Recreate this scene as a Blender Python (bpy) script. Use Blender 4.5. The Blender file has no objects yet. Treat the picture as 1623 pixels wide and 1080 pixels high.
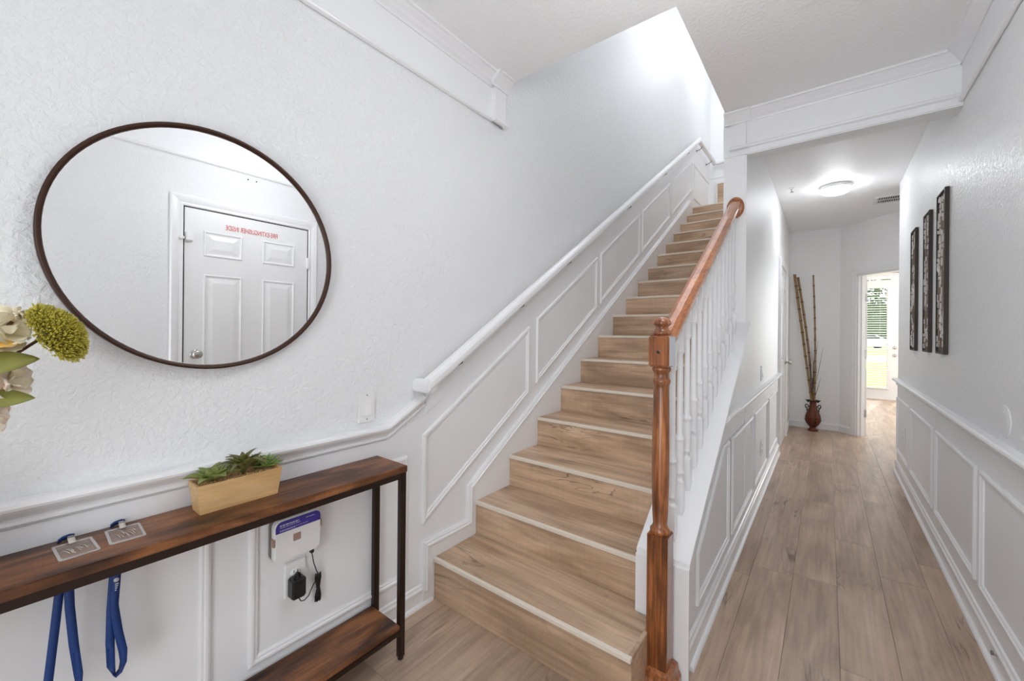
import bpy, bmesh, math, random
from mathutils import Vector, Matrix
R = math.radians
scene = bpy.context.scene
col = scene.collection

# ------------------------------------------------------------------ camera
F_PX = 643.67; YAW = R(37.812); ROLL = R(0.524)
cam = bpy.data.cameras.new('camera'); cam_o = bpy.data.objects.new('camera', cam); col.objects.link(cam_o)
cam.sensor_width = 36; cam.sensor_fit = 'HORIZONTAL'; cam.lens = F_PX / 1623 * 36
cam.shift_y = -13.48 / 1623; cam.clip_start = 0.02; cam.clip_end = 400
_fw = Vector((-math.sin(YAW), math.cos(YAW), 0)); _r = Vector((math.cos(YAW), math.sin(YAW), 0)); _u = Vector((0, 0, 1))
_r2 = _r * math.cos(ROLL) + _u * math.sin(ROLL); _u2 = -_r * math.sin(ROLL) + _u * math.cos(ROLL)
_m = Matrix((_r2, _u2, -_fw)).transposed().to_4x4(); _m.translation = (0, 0, 1.25)
cam_o.matrix_world = _m
scene.camera = cam_o

# ------------------------------------------------------------------ world, daylight, added fill, exposure
w = bpy.data.worlds.new('sky'); scene.world = w; w.use_nodes = True
w.node_tree.nodes['Background'].inputs[0].default_value = (0.86, 0.93, 1.0, 1)
w.node_tree.nodes['Background'].inputs[1].default_value = 1.1
sun = bpy.data.lights.new('sun', 'SUN'); sun.energy = 2.3; sun.angle = R(2); sun.color = (1, .96, .9)
sun_o = bpy.data.objects.new('sun', sun); col.objects.link(sun_o); sun_o.rotation_euler = (R(-52), R(14), 0)
def area(name, loc, rot, sx, sy, e, c=(1, 1, 1)):
    l = bpy.data.lights.new(name, 'AREA'); l.shape = 'RECTANGLE'; l.size = sx; l.size_y = sy; l.energy = e; l.color = c
    o = bpy.data.objects.new(name, l); col.objects.link(o); o.location = loc; o.rotation_euler = rot; return o
area('fill_front_doorway', (-.05, -1.42, 1.1), (R(90), 0, R(0)), .9, 2.1, 7, (.97, .985, 1))          # added fill light set in the invented front doorway behind the camera
area('fill_living_room', (2.9, 10.55, 1.5), (R(-90), 0, 0), 1.4, 1.9, 75, (.97, .985, 1))           # added fill light in front of the unseen living room window
LAMP_FOYER, LAMP_HALL, LAMP_STAIR = 12.5, 23.0, 4.0
cy = scene.cycles; cy.max_bounces = 12; cy.diffuse_bounces = 7; cy.glossy_bounces = 6; cy.transparent_max_bounces = 16
vs = scene.view_settings
vs.view_transform = 'Standard'; vs.look = 'None'; vs.gamma = 1; vs.use_curve_mapping = False; vs.exposure = 1.1

# ------------------------------------------------------------------ dimensions
XL, XR, XH = -1.466, .52, -.408      # left wall, right wall, hall side of the stair wall
ZC = 2.65                            # foyer and hall ceiling
RUN, RISE, Y1, Z1, NST = .2834, .1728, 1.277, .1925, 17
SL = .613                            # stair slope
YP = 2.93                            # front of the pillar and the header
YE = 6.76                            # end wall

# ------------------------------------------------------------------ materials
def mat(name):
    m = bpy.data.materials.new(name); m.use_nodes = True
    nt = m.node_tree; b = nt.nodes['Principled BSDF']
    return m, nt, b
def N(nt, t, **kw):
    n = nt.nodes.new(t)
    for k, v in kw.items(): setattr(n, k, v)
    return n
def lin(c):
    return tuple(((x / 255) / 12.92 if x / 255 <= .04045 else ((x / 255 + .055) / 1.055) ** 2.4) for x in c[:3]) + (1,)
def plain(name, rgb, rough=.5, metal=0., noise=0., nscale=30, coat=0., bump=0., spec=.5):
    m, nt, b = mat(name)
    c = lin(rgb); b.inputs['Base Color'].default_value = c; b.inputs['Roughness'].default_value = rough; b.inputs['Metallic'].default_value = metal
    b.inputs['Specular IOR Level'].default_value = spec
    if coat: b.inputs['Coat Weight'].default_value = coat; b.inputs['Coat Roughness'].default_value = .15
    tc = N(nt, 'ShaderNodeTexCoord'); nz = N(nt, 'ShaderNodeTexNoise'); nz.inputs['Scale'].default_value = nscale; nz.inputs['Detail'].default_value = 4
    nt.links.new(tc.outputs['Object'], nz.inputs['Vector'])
    if noise:
        mx = N(nt, 'ShaderNodeMix', data_type='RGBA'); mx.inputs[6].default_value = tuple(x * (1 - noise) for x in c[:3]) + (1,); mx.inputs[7].default_value = tuple(min(1, x * (1 + noise)) for x in c[:3]) + (1,)
        nt.links.new(nz.outputs['Fac'], mx.inputs[0]); nt.links.new(mx.outputs[2], b.inputs['Base Color'])
    if bump:
        bp = N(nt, 'ShaderNodeBump'); bp.inputs['Strength'].default_value = bump; bp.inputs['Distance'].default_value = .002
        nt.links.new(nz.outputs['Fac'], bp.inputs['Height']); nt.links.new(bp.outputs[0], b.inputs['Normal'])
    return m
def texture_paint(name, rgb, rough, scale, strength, dist, soft=.12):
    m, nt, b = mat(name); b.inputs['Base Color'].default_value = lin(rgb); b.inputs['Roughness'].default_value = rough; b.inputs['Specular IOR Level'].default_value = .32
    tc = N(nt, 'ShaderNodeTexCoord')
    n1 = N(nt, 'ShaderNodeTexNoise'); n1.inputs['Scale'].default_value = scale; n1.inputs['Detail'].default_value = 5; n1.inputs['Roughness'].default_value = .6; n1.inputs['Distortion'].default_value = .35
    cr = N(nt, 'ShaderNodeValToRGB'); cr.color_ramp.elements[0].position = .5 - soft; cr.color_ramp.elements[1].position = .5 + soft
    n2 = N(nt, 'ShaderNodeTexNoise'); n2.inputs['Scale'].default_value = scale * 4; n2.inputs['Detail'].default_value = 3
    ad = N(nt, 'ShaderNodeMath', operation='MULTIPLY_ADD'); ad.inputs[1].default_value = .25
    bp = N(nt, 'ShaderNodeBump'); bp.inputs['Strength'].default_value = strength; bp.inputs['Distance'].default_value = dist
    L = nt.links.new
    L(tc.outputs['Object'], n1.inputs['Vector']); L(tc.outputs['Object'], n2.inputs['Vector']); L(n1.outputs['Fac'], cr.inputs[0])
    L(n2.outputs['Fac'], ad.inputs[0]); L(cr.outputs[0], ad.inputs[2]); L(ad.outputs[0], bp.inputs['Height']); L(bp.outputs[0], b.inputs['Normal'])
    return m
def wood(name, dark, mid, light, axis='Y', rough=.42, grain=1.0, knots=True, vary=.5, coat=0., streak=.5, fine=1.0, bump=.15, saw=0.):
    """wood running along `axis`, with its own figure in every piece (object random)"""
    m, nt, b = mat(name); L = nt.links.new
    tc = N(nt, 'ShaderNodeTexCoord'); oi = N(nt, 'ShaderNodeObjectInfo')
    off = N(nt, 'ShaderNodeVectorMath', operation='MULTIPLY_ADD'); cb = N(nt, 'ShaderNodeCombineXYZ')
    for i, k in enumerate((91., 57., 73.)):
        ml = N(nt, 'ShaderNodeMath', operation='MULTIPLY'); ml.inputs[1].default_value = k; L(oi.outputs['Random'], ml.inputs[0]); L(ml.outputs[0], cb.inputs[i])
    off.inputs[1].default_value = (1, 1, 1); L(tc.outputs['Object'], off.inputs[0]); L(cb.outputs[0], off.inputs[2])
    def mp(sx, sl):
        s = {'X': (sl, sx, sx), 'Y': (sx, sl, sx), 'Z': (sx, sx, sl)}[axis]
        q = N(nt, 'ShaderNodeMapping'); q.inputs['Scale'].default_value = s; L(off.outputs[0], q.inputs['Vector']); return q
    def nz(mx_, my_, det, dis):
        g = N(nt, 'ShaderNodeTexNoise'); g.inputs['Scale'].default_value = 1; g.inputs['Detail'].default_value = det; g.inputs['Distortion'].default_value = dis; L(mp(mx_, my_).outputs[0], g.inputs['Vector']); return g
    g1 = nz(7 * grain, 1.6 * grain, 5, .9); g2 = nz(60 * grain, 3.0 * grain, 4, .3); g3 = nz(5.5 * grain, .9 * grain, 3, 2.2); g5 = nz(5 * grain, 90 * grain, 3, .1)
    r1 = N(nt, 'ShaderNodeValToRGB'); e = r1.color_ramp.elements; e[0].position = .32; e[0].color = lin(dark); e[1].position = .68; e[1].color = lin(light)
    k = r1.color_ramp.elements.new(.5); k.color = lin(mid)
    L(g1.outputs['Fac'], r1.inputs[0])
    r2 = N(nt, 'ShaderNodeValToRGB'); e = r2.color_ramp.elements; e[0].position = .35; f0 = 1 - .28 * fine; e[0].color = (f0, f0, f0, 1); e[1].position = .65; e[1].color = (1.1, 1.1, 1.1, 1); L(g2.outputs['Fac'], r2.inputs[0])
    mu = N(nt, 'ShaderNodeMix', data_type='RGBA', blend_type='MULTIPLY'); mu.inputs[0].default_value = 1; L(r1.outputs[0], mu.inputs[6]); L(r2.outputs[0], mu.inputs[7])
    last = mu.outputs[2]
    if saw:
        r5 = N(nt, 'ShaderNodeValToRGB'); e = r5.color_ramp.elements; e[0].position = .38; e[0].color = (1 - saw, 1 - saw, 1 - saw, 1); e[1].position = .62; e[1].color = (1 + saw * .4, 1 + saw * .4, 1 + saw * .4, 1); L(g5.outputs['Fac'], r5.inputs[0])
        m5 = N(nt, 'ShaderNodeMix', data_type='RGBA', blend_type='MULTIPLY'); m5.inputs[0].default_value = 1; L(last, m5.inputs[6]); L(r5.outputs[0], m5.inputs[7]); last = m5.outputs[2]
    if knots:     # thin dark cracks
        a = N(nt, 'ShaderNodeMath', operation='SUBTRACT'); a.inputs[1].default_value = .5; L(g3.outputs['Fac'], a.inputs[0])
        ab = N(nt, 'ShaderNodeMath', operation='ABSOLUTE'); L(a.outputs[0], ab.inputs[0])
        g4 = N(nt, 'ShaderNodeTexNoise'); g4.inputs['Scale'].default_value = 1; L(mp(3, 1.6).outputs[0], g4.inputs['Vector'])
        r4 = N(nt, 'ShaderNodeValToRGB'); r4.color_ramp.elements[0].position = .55; r4.color_ramp.elements[1].position = .66; L(g4.outputs['Fac'], r4.inputs[0])
        r3 = N(nt, 'ShaderNodeValToRGB'); e = r3.color_ramp.elements; e[0].position = .0; e[0].color = (1, 1, 1, 1); e[1].position = .014; e[1].color = (0, 0, 0, 1); L(ab.outputs[0], r3.inputs[0])
        ml = N(nt, 'ShaderNodeMath', operation='MULTIPLY'); L(r3.outputs[0], ml.inputs[0]); L(r4.outputs[0], ml.inputs[1])
        m2 = N(nt, 'ShaderNodeMath', operation='MULTIPLY'); m2.inputs[1].default_value = streak; L(ml.outputs[0], m2.inputs[0])
        dk = N(nt, 'ShaderNodeMix', data_type='RGBA'); dk.inputs[7].default_value = tuple(x * .35 for x in lin(dark)[:3]) + (1,); L(m2.outputs[0], dk.inputs[0]); L(last, dk.inputs[6]); last = dk.outputs[2]
    hv = N(nt, 'ShaderNodeHueSaturation'); mr = N(nt, 'ShaderNodeMapRange'); mr.inputs[3].default_value = 1 - .32 * vary; mr.inputs[4].default_value = 1 + .32 * vary
    L(oi.outputs['Random'], mr.inputs[0]); L(mr.outputs[0], hv.inputs['Value']); L(last, hv.inputs['Color']); L(hv.outputs[0], b.inputs['Base Color'])
    b.inputs['Roughness'].default_value = rough
    if coat: b.inputs['Coat Weight'].default_value = coat; b.inputs['Coat Roughness'].default_value = .12
    if bump:
        bp = N(nt, 'ShaderNodeBump'); bp.inputs['Strength'].default_value = bump; bp.inputs['Distance'].default_value = .001; L(g2.outputs['Fac'], bp.inputs['Height']); L(bp.outputs[0], b.inputs['Normal'])
    return m
def emit(name, rgb, s):
    m, nt, b = mat(name); b.inputs['Base Color'].default_value = lin(rgb); b.inputs['Emission Color'].default_value = lin(rgb); b.inputs['Emission Strength'].default_value = s; b.inputs['Roughness'].default_value = .4
    return m
def pane_mat(name, tint=(1, 1, 1), refl=.08):
    m, nt, b = mat(name); nt.nodes.remove(b); out = nt.nodes['Material Output']
    t = N(nt, 'ShaderNodeBsdfTransparent'); t.inputs[0].default_value = (*tint, 1); g = N(nt, 'ShaderNodeBsdfGlossy'); g.inputs['Roughness'].default_value = .03
    mx = N(nt, 'ShaderNodeMixShader'); fr = N(nt, 'ShaderNodeFresnel'); fr.inputs[0].default_value = 1.45
    nt.links.new(fr.outputs[0], mx.inputs[0]); nt.links.new(t.outputs[0], mx.inputs[1]); nt.links.new(g.outputs[0], mx.inputs[2]); nt.links.new(mx.outputs[0], out.inputs[0])
    return m
M = {}
M['wall'] = texture_paint('wall_paint', (234, 235, 236), .34, 56, .46, .004, soft=.09)
M['wall_soft'] = texture_paint('wall_paint_hall', (241, 241, 241), .42, 75, .45, .003)
M['ceiling'] = texture_paint('ceiling_paint', (247, 247, 247), .5, 60, .35, .004)
M['trim'] = plain('white_trim', (236, 236, 237), .3, noise=.01)
M['board'] = plain('white_wainscot', (236, 237, 239), .4, noise=.01, bump=.03, nscale=60)
M['door'] = plain('white_door', (233, 233, 233), .38, noise=.01)
M['floor'] = wood('vinyl_plank', (160, 136, 116), (180, 155, 134), (196, 171, 150), 'Y', .36, vary=.36, streak=.85, fine=.5, saw=.03)
M['stair'] = wood('stair_plank', (166, 138, 112), (194, 164, 136), (214, 186, 158), 'X', .42, vary=.3, streak=.85, fine=.6, saw=.035)
M['nosing'] = plain('nosing_strip', (226, 217, 203), .3, .05, noise=.04)
M['oak'] = wood('oak_varnished', (112, 60, 24), (162, 94, 46), (188, 118, 64), 'Z', .28, grain=2.2, knots=False, vary=.05, fine=1.9, coat=.6, bump=.1)
M['oak_rail'] = wood('oak_varnished_rail', (152, 86, 44), (182, 110, 60), (200, 128, 74), 'Y', .28, grain=1.9, knots=False, vary=.02, fine=1.2, coat=.6, bump=.1)
M['table'] = wood('rustic_brown_board', (44, 25, 16), (108, 66, 38), (156, 102, 62), 'Y', .4, grain=1.9, knots=False, vary=.05, fine=.9, saw=.08)
M['black_brown'] = plain('dark_brown_metal', (42, 27, 20), .42, .3, noise=.1)
M['mirror_frame'] = plain('bronze_frame', (62, 36, 24), .38, .35, noise=.1)
M['pine'] = wood('pale_pine', (196, 156, 104), (214, 176, 122), (226, 192, 142), 'Y', .5, grain=1.5, knots=False, vary=.03, fine=.35)
M['gravel'] = plain('tan_gravel', (228, 188, 142), .8, noise=.35, nscale=160)
M['leaf'] = plain('succulent_green', (128, 138, 74), .45, noise=.35, nscale=45)
M['leaf_dark'] = plain('succulent_olive', (98, 98, 48), .45, noise=.4, nscale=40)
M['leaf_bright'] = plain('succulent_bright', (132, 160, 80), .45, noise=.3, nscale=45)
M['leaf_olive'] = plain('bouquet_leaf', (128, 128, 60), .5, noise=.4, nscale=30)
M['petal'] = plain('cream_petal', (255, 242, 214), .6, noise=.05, nscale=40)
M['petal_pink'] = plain('blush_petal', (255, 238, 222), .6, noise=.05, nscale=40)
M['petal_gold'] = plain('golden_petal', (236, 190, 96), .6, noise=.2, nscale=40)
M['sedum'] = plain('sedum_green', (190, 178, 70), .6, noise=.4, nscale=120)
M['stem'] = plain('brown_stem', (104, 72, 44), .6, noise=.2)
M['ceramic'] = plain('white_ceramic', (225, 222, 216), .25, noise=.02)
M['blue'] = plain('blue_ribbon', (16, 54, 116), .6, noise=.08, nscale=400)
M['navy'] = plain('navy_ribbon', (18, 38, 84), .6, noise=.08, nscale=400)
M['print'] = plain('white_print', (205, 208, 214), .6)
M['chrome'] = plain('brushed_nickel', (190, 188, 184), .25, 1.0)
M['white_plastic'] = plain('white_plastic', (236, 236, 236), .35)
M['grey_plastic'] = plain('grey_plastic', (120, 116, 112), .4)
M['purple'] = plain('purple_label', (62, 52, 150), .4, noise=.04)
M['taupe'] = plain('taupe_plastic', (168, 138, 122), .45)
M['black'] = plain('black_plastic', (24, 24, 25), .4)
M['slot'] = plain('dark_slot', (40, 40, 42), .6)
M['red'] = plain('red_lettering', (206, 50, 24), .5)
M['clear'] = pane_mat('clear_vinyl', (.93, .93, .95)); M['glass'] = pane_mat('window_glass', (.97, .99, .98))
M['vinyl_edge'] = plain('frosted_vinyl', (206, 198, 190), .25, spec=.8)
m, nt, b = mat('silver_mirror'); b.inputs['Base Color'].default_value = (.93, .935, .935, 1); b.inputs['Metallic'].default_value = 1; b.inputs['Roughness'].default_value = 0; M['mirror'] = m
M['bamboo'] = plain('bamboo_cane', (142, 112, 70), .45, noise=.3, nscale=25)
M['bamboo_node'] = plain('bamboo_node', (84, 60, 36), .5)
M['twig'] = plain('dark_twig', (86, 62, 46), .7, noise=.2)
M['twig_grey'] = plain('grey_twig', (112, 116, 124), .7, noise=.2)
M['vase'] = plain('copper_vase', (96, 48, 28), .35, .35, noise=.3, nscale=14)
M['iron'] = plain('dark_iron', (38, 32, 30), .4, .5)
M['art_dark'] = plain('dark_art_wood', (58, 46, 38), .5, noise=.25)
M['art_light'] = plain('silver_inlay', (226, 221, 216), .35, .1, noise=.15, nscale=60)
M['art_mid'] = plain('taupe_inlay', (134, 116, 102), .45, noise=.2, nscale=60)
M['vent'] = plain('vent_white', (226, 226, 226), .45); M['vent_dark'] = plain('vent_duct_dark', (62, 60, 58), .8)
M['lawn'] = plain('lawn_grass', (150, 178, 66), .9, noise=.3, nscale=3)
M['road'] = plain('asphalt', (190, 186, 182), .9, noise=.1); M['kerb'] = plain('concrete', (214, 208, 198), .9, noise=.06)
M['foliage'] = plain('tree_foliage', (84, 104, 58), .8, noise=.4, nscale=2); M['bark'] = plain('tree_bark', (92, 76, 62), .9, noise=.2)
M['car'] = plain('car_paint', (232, 232, 232), .3, coat=.5); M['car_glass'] = plain('car_glass', (40, 46, 52), .1); M['tyre'] = plain('tyre', (30, 30, 30), .8)
M['slat'] = plain('blind_slat', (238, 238, 236), .4)

# ------------------------------------------------------------------ mesh helpers
class MB:
    def __init__(s): s.v = []; s.f = []; s.sm = []
    def add(s, vs, fs, smooth=False):
        o = len(s.v); s.v += [tuple(p) for p in vs]; s.f += [tuple(i + o for i in f) for f in fs]; s.sm += [smooth] * len(fs); return s
    def box(s, x0, x1, y0, y1, z0, z1):
        v = [(x, y, z) for x in (x0, x1) for y in (y0, y1) for z in (z0, z1)]
        return s.add(v, [(0, 1, 3, 2), (4, 6, 7, 5), (0, 4, 5, 1), (2, 3, 7, 6), (0, 2, 6, 4), (1, 5, 7, 3)])
    def prism(s, poly, axis, a, b):
        """2D polygon extruded along axis; X: (y,z)  Y: (x,z)  Z: (x,y)"""
        def P(p, t): return {'X': (t, p[0], p[1]), 'Y': (p[0], t, p[1]), 'Z': (p[0], p[1], t)}[axis]
        n = len(poly); v = [P(p, a) for p in poly] + [P(p, b) for p in poly]
        f = [tuple(range(n))[::-1], tuple(range(n, 2 * n))] + [(i, (i + 1) % n, n + (i + 1) % n, n + i) for i in range(n)]
        return s.add(v, f)
    def sweep(s, path, prof, nrm, closed=False, smooth=False):
        """moulding: profile (a out of the wall, b across) swept along a path in the wall plane"""
        path = [Vector(p) for p in path]; nrm = Vector(nrm).normalized(); n = len(path); k = len(prof); vs = []
        for i, p in enumerate(path):
            t1 = (p - path[i - 1]).normalized() if (i > 0 or closed) else None
            t2 = (path[(i + 1) % n] - p).normalized() if (i < n - 1 or closed) else None
            t1 = t1 or t2; t2 = t2 or t1
            b1 = nrm.cross(t1); b2 = nrm.cross(t2); mv = (b1 + b2) / max(.2, 1 + b1.dot(b2))
            vs += [p + nrm * a + mv * b for a, b in prof]
        f = []
        for i in range(n if closed else n - 1):
            j = (i + 1) % n
            f += [(i * k + q, j * k + q, j * k + (q + 1) % k, i * k + (q + 1) % k) for q in range(k)]
        if not closed: f += [tuple(range(k))[::-1], tuple((n - 1) * k + q for q in range(k))]
        return s.add(vs, f, smooth)
    def lathe(s, prof, origin, axis='Z', seg=24, smooth=True, sx=1, sy=1, ang0=0.):
        ox, oy, oz = origin; vs = []; k = len(prof)
        for i in range(seg):
            a = 2 * math.pi * i / seg + ang0; c, d = math.cos(a) * sx, math.sin(a) * sy
            for r, h in prof:
                p = {'Z': (r * c, r * d, h), 'X': (h, r * c, r * d), 'Y': (r * c, h, r * d)}[axis]; vs.append((ox + p[0], oy + p[1], oz + p[2]))
        f = []
        for i in range(seg):
            j = (i + 1) % seg
            f += [(i * k + q, j * k + q, j * k + q + 1, i * k + q + 1) for q in range(k - 1)]
        s.add(vs, f, smooth)
        o = len(s.v) - len(vs)
        for q in (0, k - 1):
            if prof[q][0] > 1e-6: s.f.append(tuple(o + i * k + q for i in range(seg))); s.sm.append(False)
        return s
    def tube(s, path, rad, seg=8, smooth=True, flat=1.0):
        path = [Vector(p) for p in path]; n = len(path); vs = []
        rad = rad if isinstance(rad, (list, tuple)) else [rad] * n
        t = (path[1] - path[0]).normalized(); up = Vector((0, 0, 1)) if abs(t.z) < .9 else Vector((1, 0, 0)); u = t.cross(up).normalized()
        for i, p in enumerate(path):
            t = (path[min(i + 1, n - 1)] - path[max(i - 1, 0)]).normalized(); u = (u - t * u.dot(t)).normalized(); v = t.cross(u)
            for j in range(seg):
                a = 2 * math.pi * j / seg; vs.append(p + (u * math.cos(a) + v * math.sin(a) * flat) * rad[i])
        f = [(i * seg + j, i * seg + (j + 1) % seg, (i + 1) * seg + (j + 1) % seg, (i + 1) * seg + j) for i in range(n - 1) for j in range(seg)]
        f += [tuple(range(seg))[::-1], tuple((n - 1) * seg + j for j in range(seg))]
        return s.add(vs, f, smooth)
    def ribbon(s, path, side, wid, th=.0012):
        path = [Vector(p) for p in path]; n = len(path); vs = []
        sides = side if isinstance(side, list) else [side] * n
        for i, p in enumerate(path):
            t = (path[min(i + 1, n - 1)] - path[max(i - 1, 0)]).normalized(); sd = Vector(sides[i]); sd = (sd - t * sd.dot(t)).normalized(); nn = t.cross(sd)
            vs += [p + sd * wid / 2 + nn * th, p - sd * wid / 2 + nn * th, p - sd * wid / 2 - nn * th, p + sd * wid / 2 - nn * th]
        f = [(i * 4 + q, i * 4 + (q + 1) % 4, i * 4 + 4 + (q + 1) % 4, i * 4 + 4 + q) for i in range(n - 1) for q in range(4)]
        f += [(3, 2, 1, 0), tuple((n - 1) * 4 + q for q in range(4))]
        return s.add(vs, f, True)
    def mesh(s, name, bevel=0., seg=2):
        me = bpy.data.meshes.new(name); me.from_pydata(s.v, [], s.f)
        me.polygons.foreach_set('use_smooth', s.sm)
        bm = bmesh.new(); bm.from_mesh(me)
        bmesh.ops.recalc_face_normals(bm, faces=bm.faces)
        if bevel:
            es = [e for e in bm.edges if len(e.link_faces) == 2 and e.calc_face_angle(0) > .5]
            bmesh.ops.bevel(bm, geom=es, offset=bevel, segments=seg, affect='EDGES', clamp_overlap=True)
        bm.to_mesh(me); bm.free(); me.update()
        return me
def wm(o): return ((wm(o.parent) @ o.matrix_parent_inverse) if o.parent else Matrix.Identity(4)) @ o.matrix_basis
def obj(name, mb, m, parent=None, bevel=0., loc=None, seg=2):
    me = mb.mesh(name, bevel, seg) if isinstance(mb, MB) else mb
    if not me.materials: me.materials.append(M[m] if isinstance(m, str) else m)
    o = bpy.data.objects.new(name, me); col.objects.link(o)
    if loc is not None: o.location = loc
    if parent is not None:
        o.parent = parent
        o.matrix_parent_inverse = wm(parent).inverted()
    return o
def tag(o, label, cat, group=None, kind=None):
    o['label'] = label; o['category'] = cat
    if group: o['group'] = group
    if kind: o['kind'] = kind
    return o
def thing(name, label, cat, loc=(0, 0, 0), group=None, kind=None):
    o = bpy.data.objects.new(name, None); col.objects.link(o); o.location = loc; o.empty_display_size = .1
    return tag(o, label, cat, group, kind)
def struct(name, mb, m, label, cat, bevel=0.): return tag(obj(name, mb, m, None, bevel), label, cat, None, 'structure')
def B(*a): return MB().box(*a)

# ------------------------------------------------------------------ profiles (out of wall, across)
P_CHAIR = [(0, 0), (.008, 0), (.011, .004), (.011, .009), (.007, .012), (.009, .018), (.015, .026), (.023, .035), (.026, .041), (.031, .043), (.033, .05), (.031, .058), (.024, .062), (0, .062)]
P_CHAIR = [(a * 1.25, b) for a, b in P_CHAIR]
P_BOX = [(0, 0), (.006, 0), (.011, .003), (.0135, .009), (.013, .015), (.008, .018), (.009, .024), (.006, .029), (0, .03)]
P_BASE = [(0, 0), (.014, 0), (.014, .062), (.018, .066), (.018, .073), (.012, .08), (.010, .088), (.004, .092), (0, .092)]
P_SHOE = [(0, 0), (.016, 0), (.0155, .006), (.012, .012), (.006, .0155), (0, .016)]
P_SKIRT = [(0, 0), (.02, 0), (.024, .004), (.024, .012), (.018, .016), (.02, .022), (.016, .028), (0, .03)]
P_CASE = [(0, 0), (.01, 0), (.014, .006), (.012, .02), (.017, .034), (.02, .05), (.021, .062), (.014, .07), (0, .07)]
P_CROWN = [(0, 0), (.008, 0), (.01, .006), (.006, .01), (.012, .016), (.02, .022), (.03, .034), (.044, .046), (.05, .052), (.06, .054), (.062, .064), (0, .064)]
P_CAP = [(0, 0), (.006, 0), (.014, .006), (.016, .012), (.012, .018), (.006, .022), (0, .022)]

# ------------------------------------------------------------------ room shell
fl = struct('floor', B(XL - .1, 5, -1.6, 11, -.1, -.012), 'kerb', 'grey brown wood look plank floor running from entry down the hall', 'floor')
random.seed(4)
PW, PL = .178, 1.22
cache = {}
kx = math.floor((XL + .131) / PW)
while -.131 + kx * PW < 2.3:
    a = max(XL, -.131 + kx * PW); b = -.131 + (kx + 1) * PW; mid = (a + b) / 2
    y0, y1 = (-1.4, 1.3) if b < -.53 else ((-1.4, 6.9) if mid < -.2 else ((-1.4, 10.78) if mid < XR else (5.15, 10.78)))
    y = y0 - random.uniform(.05, 1.15)
    while y < y1:
        c, d = max(y, y0), min(y + PL, y1)
        if d - c > .03:
            key = (round(b - a, 4), round(d - c, 4))
            if key not in cache: cache[key] = B(-(b - a) / 2 + .0004, (b - a) / 2 - .0004, -(d - c) / 2 + .0004, (d - c) / 2 - .0004, -.012, 0).mesh('plank', .0008, 1)
            obj('plank', cache[key], 'floor', fl, loc=(mid, (c + d) / 2, 0))
        y += PL
    kx += 1

wl = struct('wall_left', B(XL - .12, XL, -1.5, 7.0, -.1, 5.4), 'wall', 'tall textured white wall on the left behind mirror and stairs', 'wall')
wr = struct('wall_right', B(XR, XR + .12, -1.5, 5.15, -.1, ZC + .15), 'wall', 'textured white wall on the right hung with three narrow panels', 'wall')
# wall behind the camera, its invented doorway left open for fill light
struct('wall_front', MB().box(XL - .1, -.55, -1.55, -1.43, -.1, ZC + .1).box(.45, XR + .1, -1.55, -1.43, -.1, ZC + .1).box(-.55, .45, -1.55, -1.43, 2.2, ZC + .1), 'wall', 'entry wall behind the viewer with an unseen doorway opened for fill light', 'wall')
# stair side wall, pillar and knee wall
struct('wall_stair', MB().box(-.54, XH, YP, YE, -.1, ZC + .02).box(-.54, -.42, YP, 5.75, ZC + .02, 5.4).box(-.54, -.42, 1.8, YP, ZC + .12, 5.4), 'wall_soft', 'white wall and pillar between the stairs and the hall', 'wall')
kz = lambda y: .437 + .642 * (y - 1.54)
knee = MB().prism([(1.53, -.1), (YP, -.1), (YP, kz(YP) - .02), (1.53, kz(1.53) - .02)], 'X', -.562, XH)
kw = struct('wall_knee', knee, 'board', 'low sloping white wall under the balusters beside the hall', 'wall')
obj('sloping_cap', MB().prism([(1.528, kz(1.528) - .02), (YP + .004, kz(YP) - .02), (YP + .004, kz(YP)), (1.528, kz(1.528))], 'X', -.572, -.379), 'trim', kw, .002)
obj('end_board', B(-.572, -.379, 1.518, 1.536, -.05, kz(1.53) - .018), 'trim', kw, .002)
# header
hd = struct('wall_header', B(XH - .01, XR + .05, YP, YP + .115, 2.385, ZC + .1), 'wall_soft', 'white header beam across the hall opening below the ceiling', 'wall')
obj('frieze_board', B(-.541, XR, YP - .006, YP, 2.39, ZC), 'board', hd)
# ceilings
struct('ceiling', MB().box(XL - .1, XR + .1, -1.55, 1.795, ZC, ZC + .15).box(-.52, XR + .1, 1.795, YP + .01, ZC, ZC + .15).box(-.53, 1.7, YP, 7.1, ZC, ZC + .15), 'ceiling', 'textured white ceiling over the entry and hall', 'ceiling')
struct('ceiling_stairwell', B(XL - .1, .8, 1.7, 7.0, 5.35, 5.45), 'ceiling', 'white ceiling high above the stairwell', 'ceiling')
struct('wall_stairwell_front', B(XL, -.5, 1.68, 1.795, ZC + .15, 5.4), 'wall', 'upper white wall over the front edge of the stairwell', 'wall')
struct('wall_landing', MB().box(XL - .05, .8, 6.9, 7.0, 2.8, 5.4).box(.7, .8, 5.7, 6.95, 2.8, 5.4), 'wall_soft', 'white end wall above the upper stair landing', 'wall')
struct('floor_landing', B(XL, .75, Y1 + RUN * (NST - 1) + .02, 6.95, 2.83, Z1 + RISE * (NST - 1)), 'stair', 'wood landing at the top of the stairs', 'floor')
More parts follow.
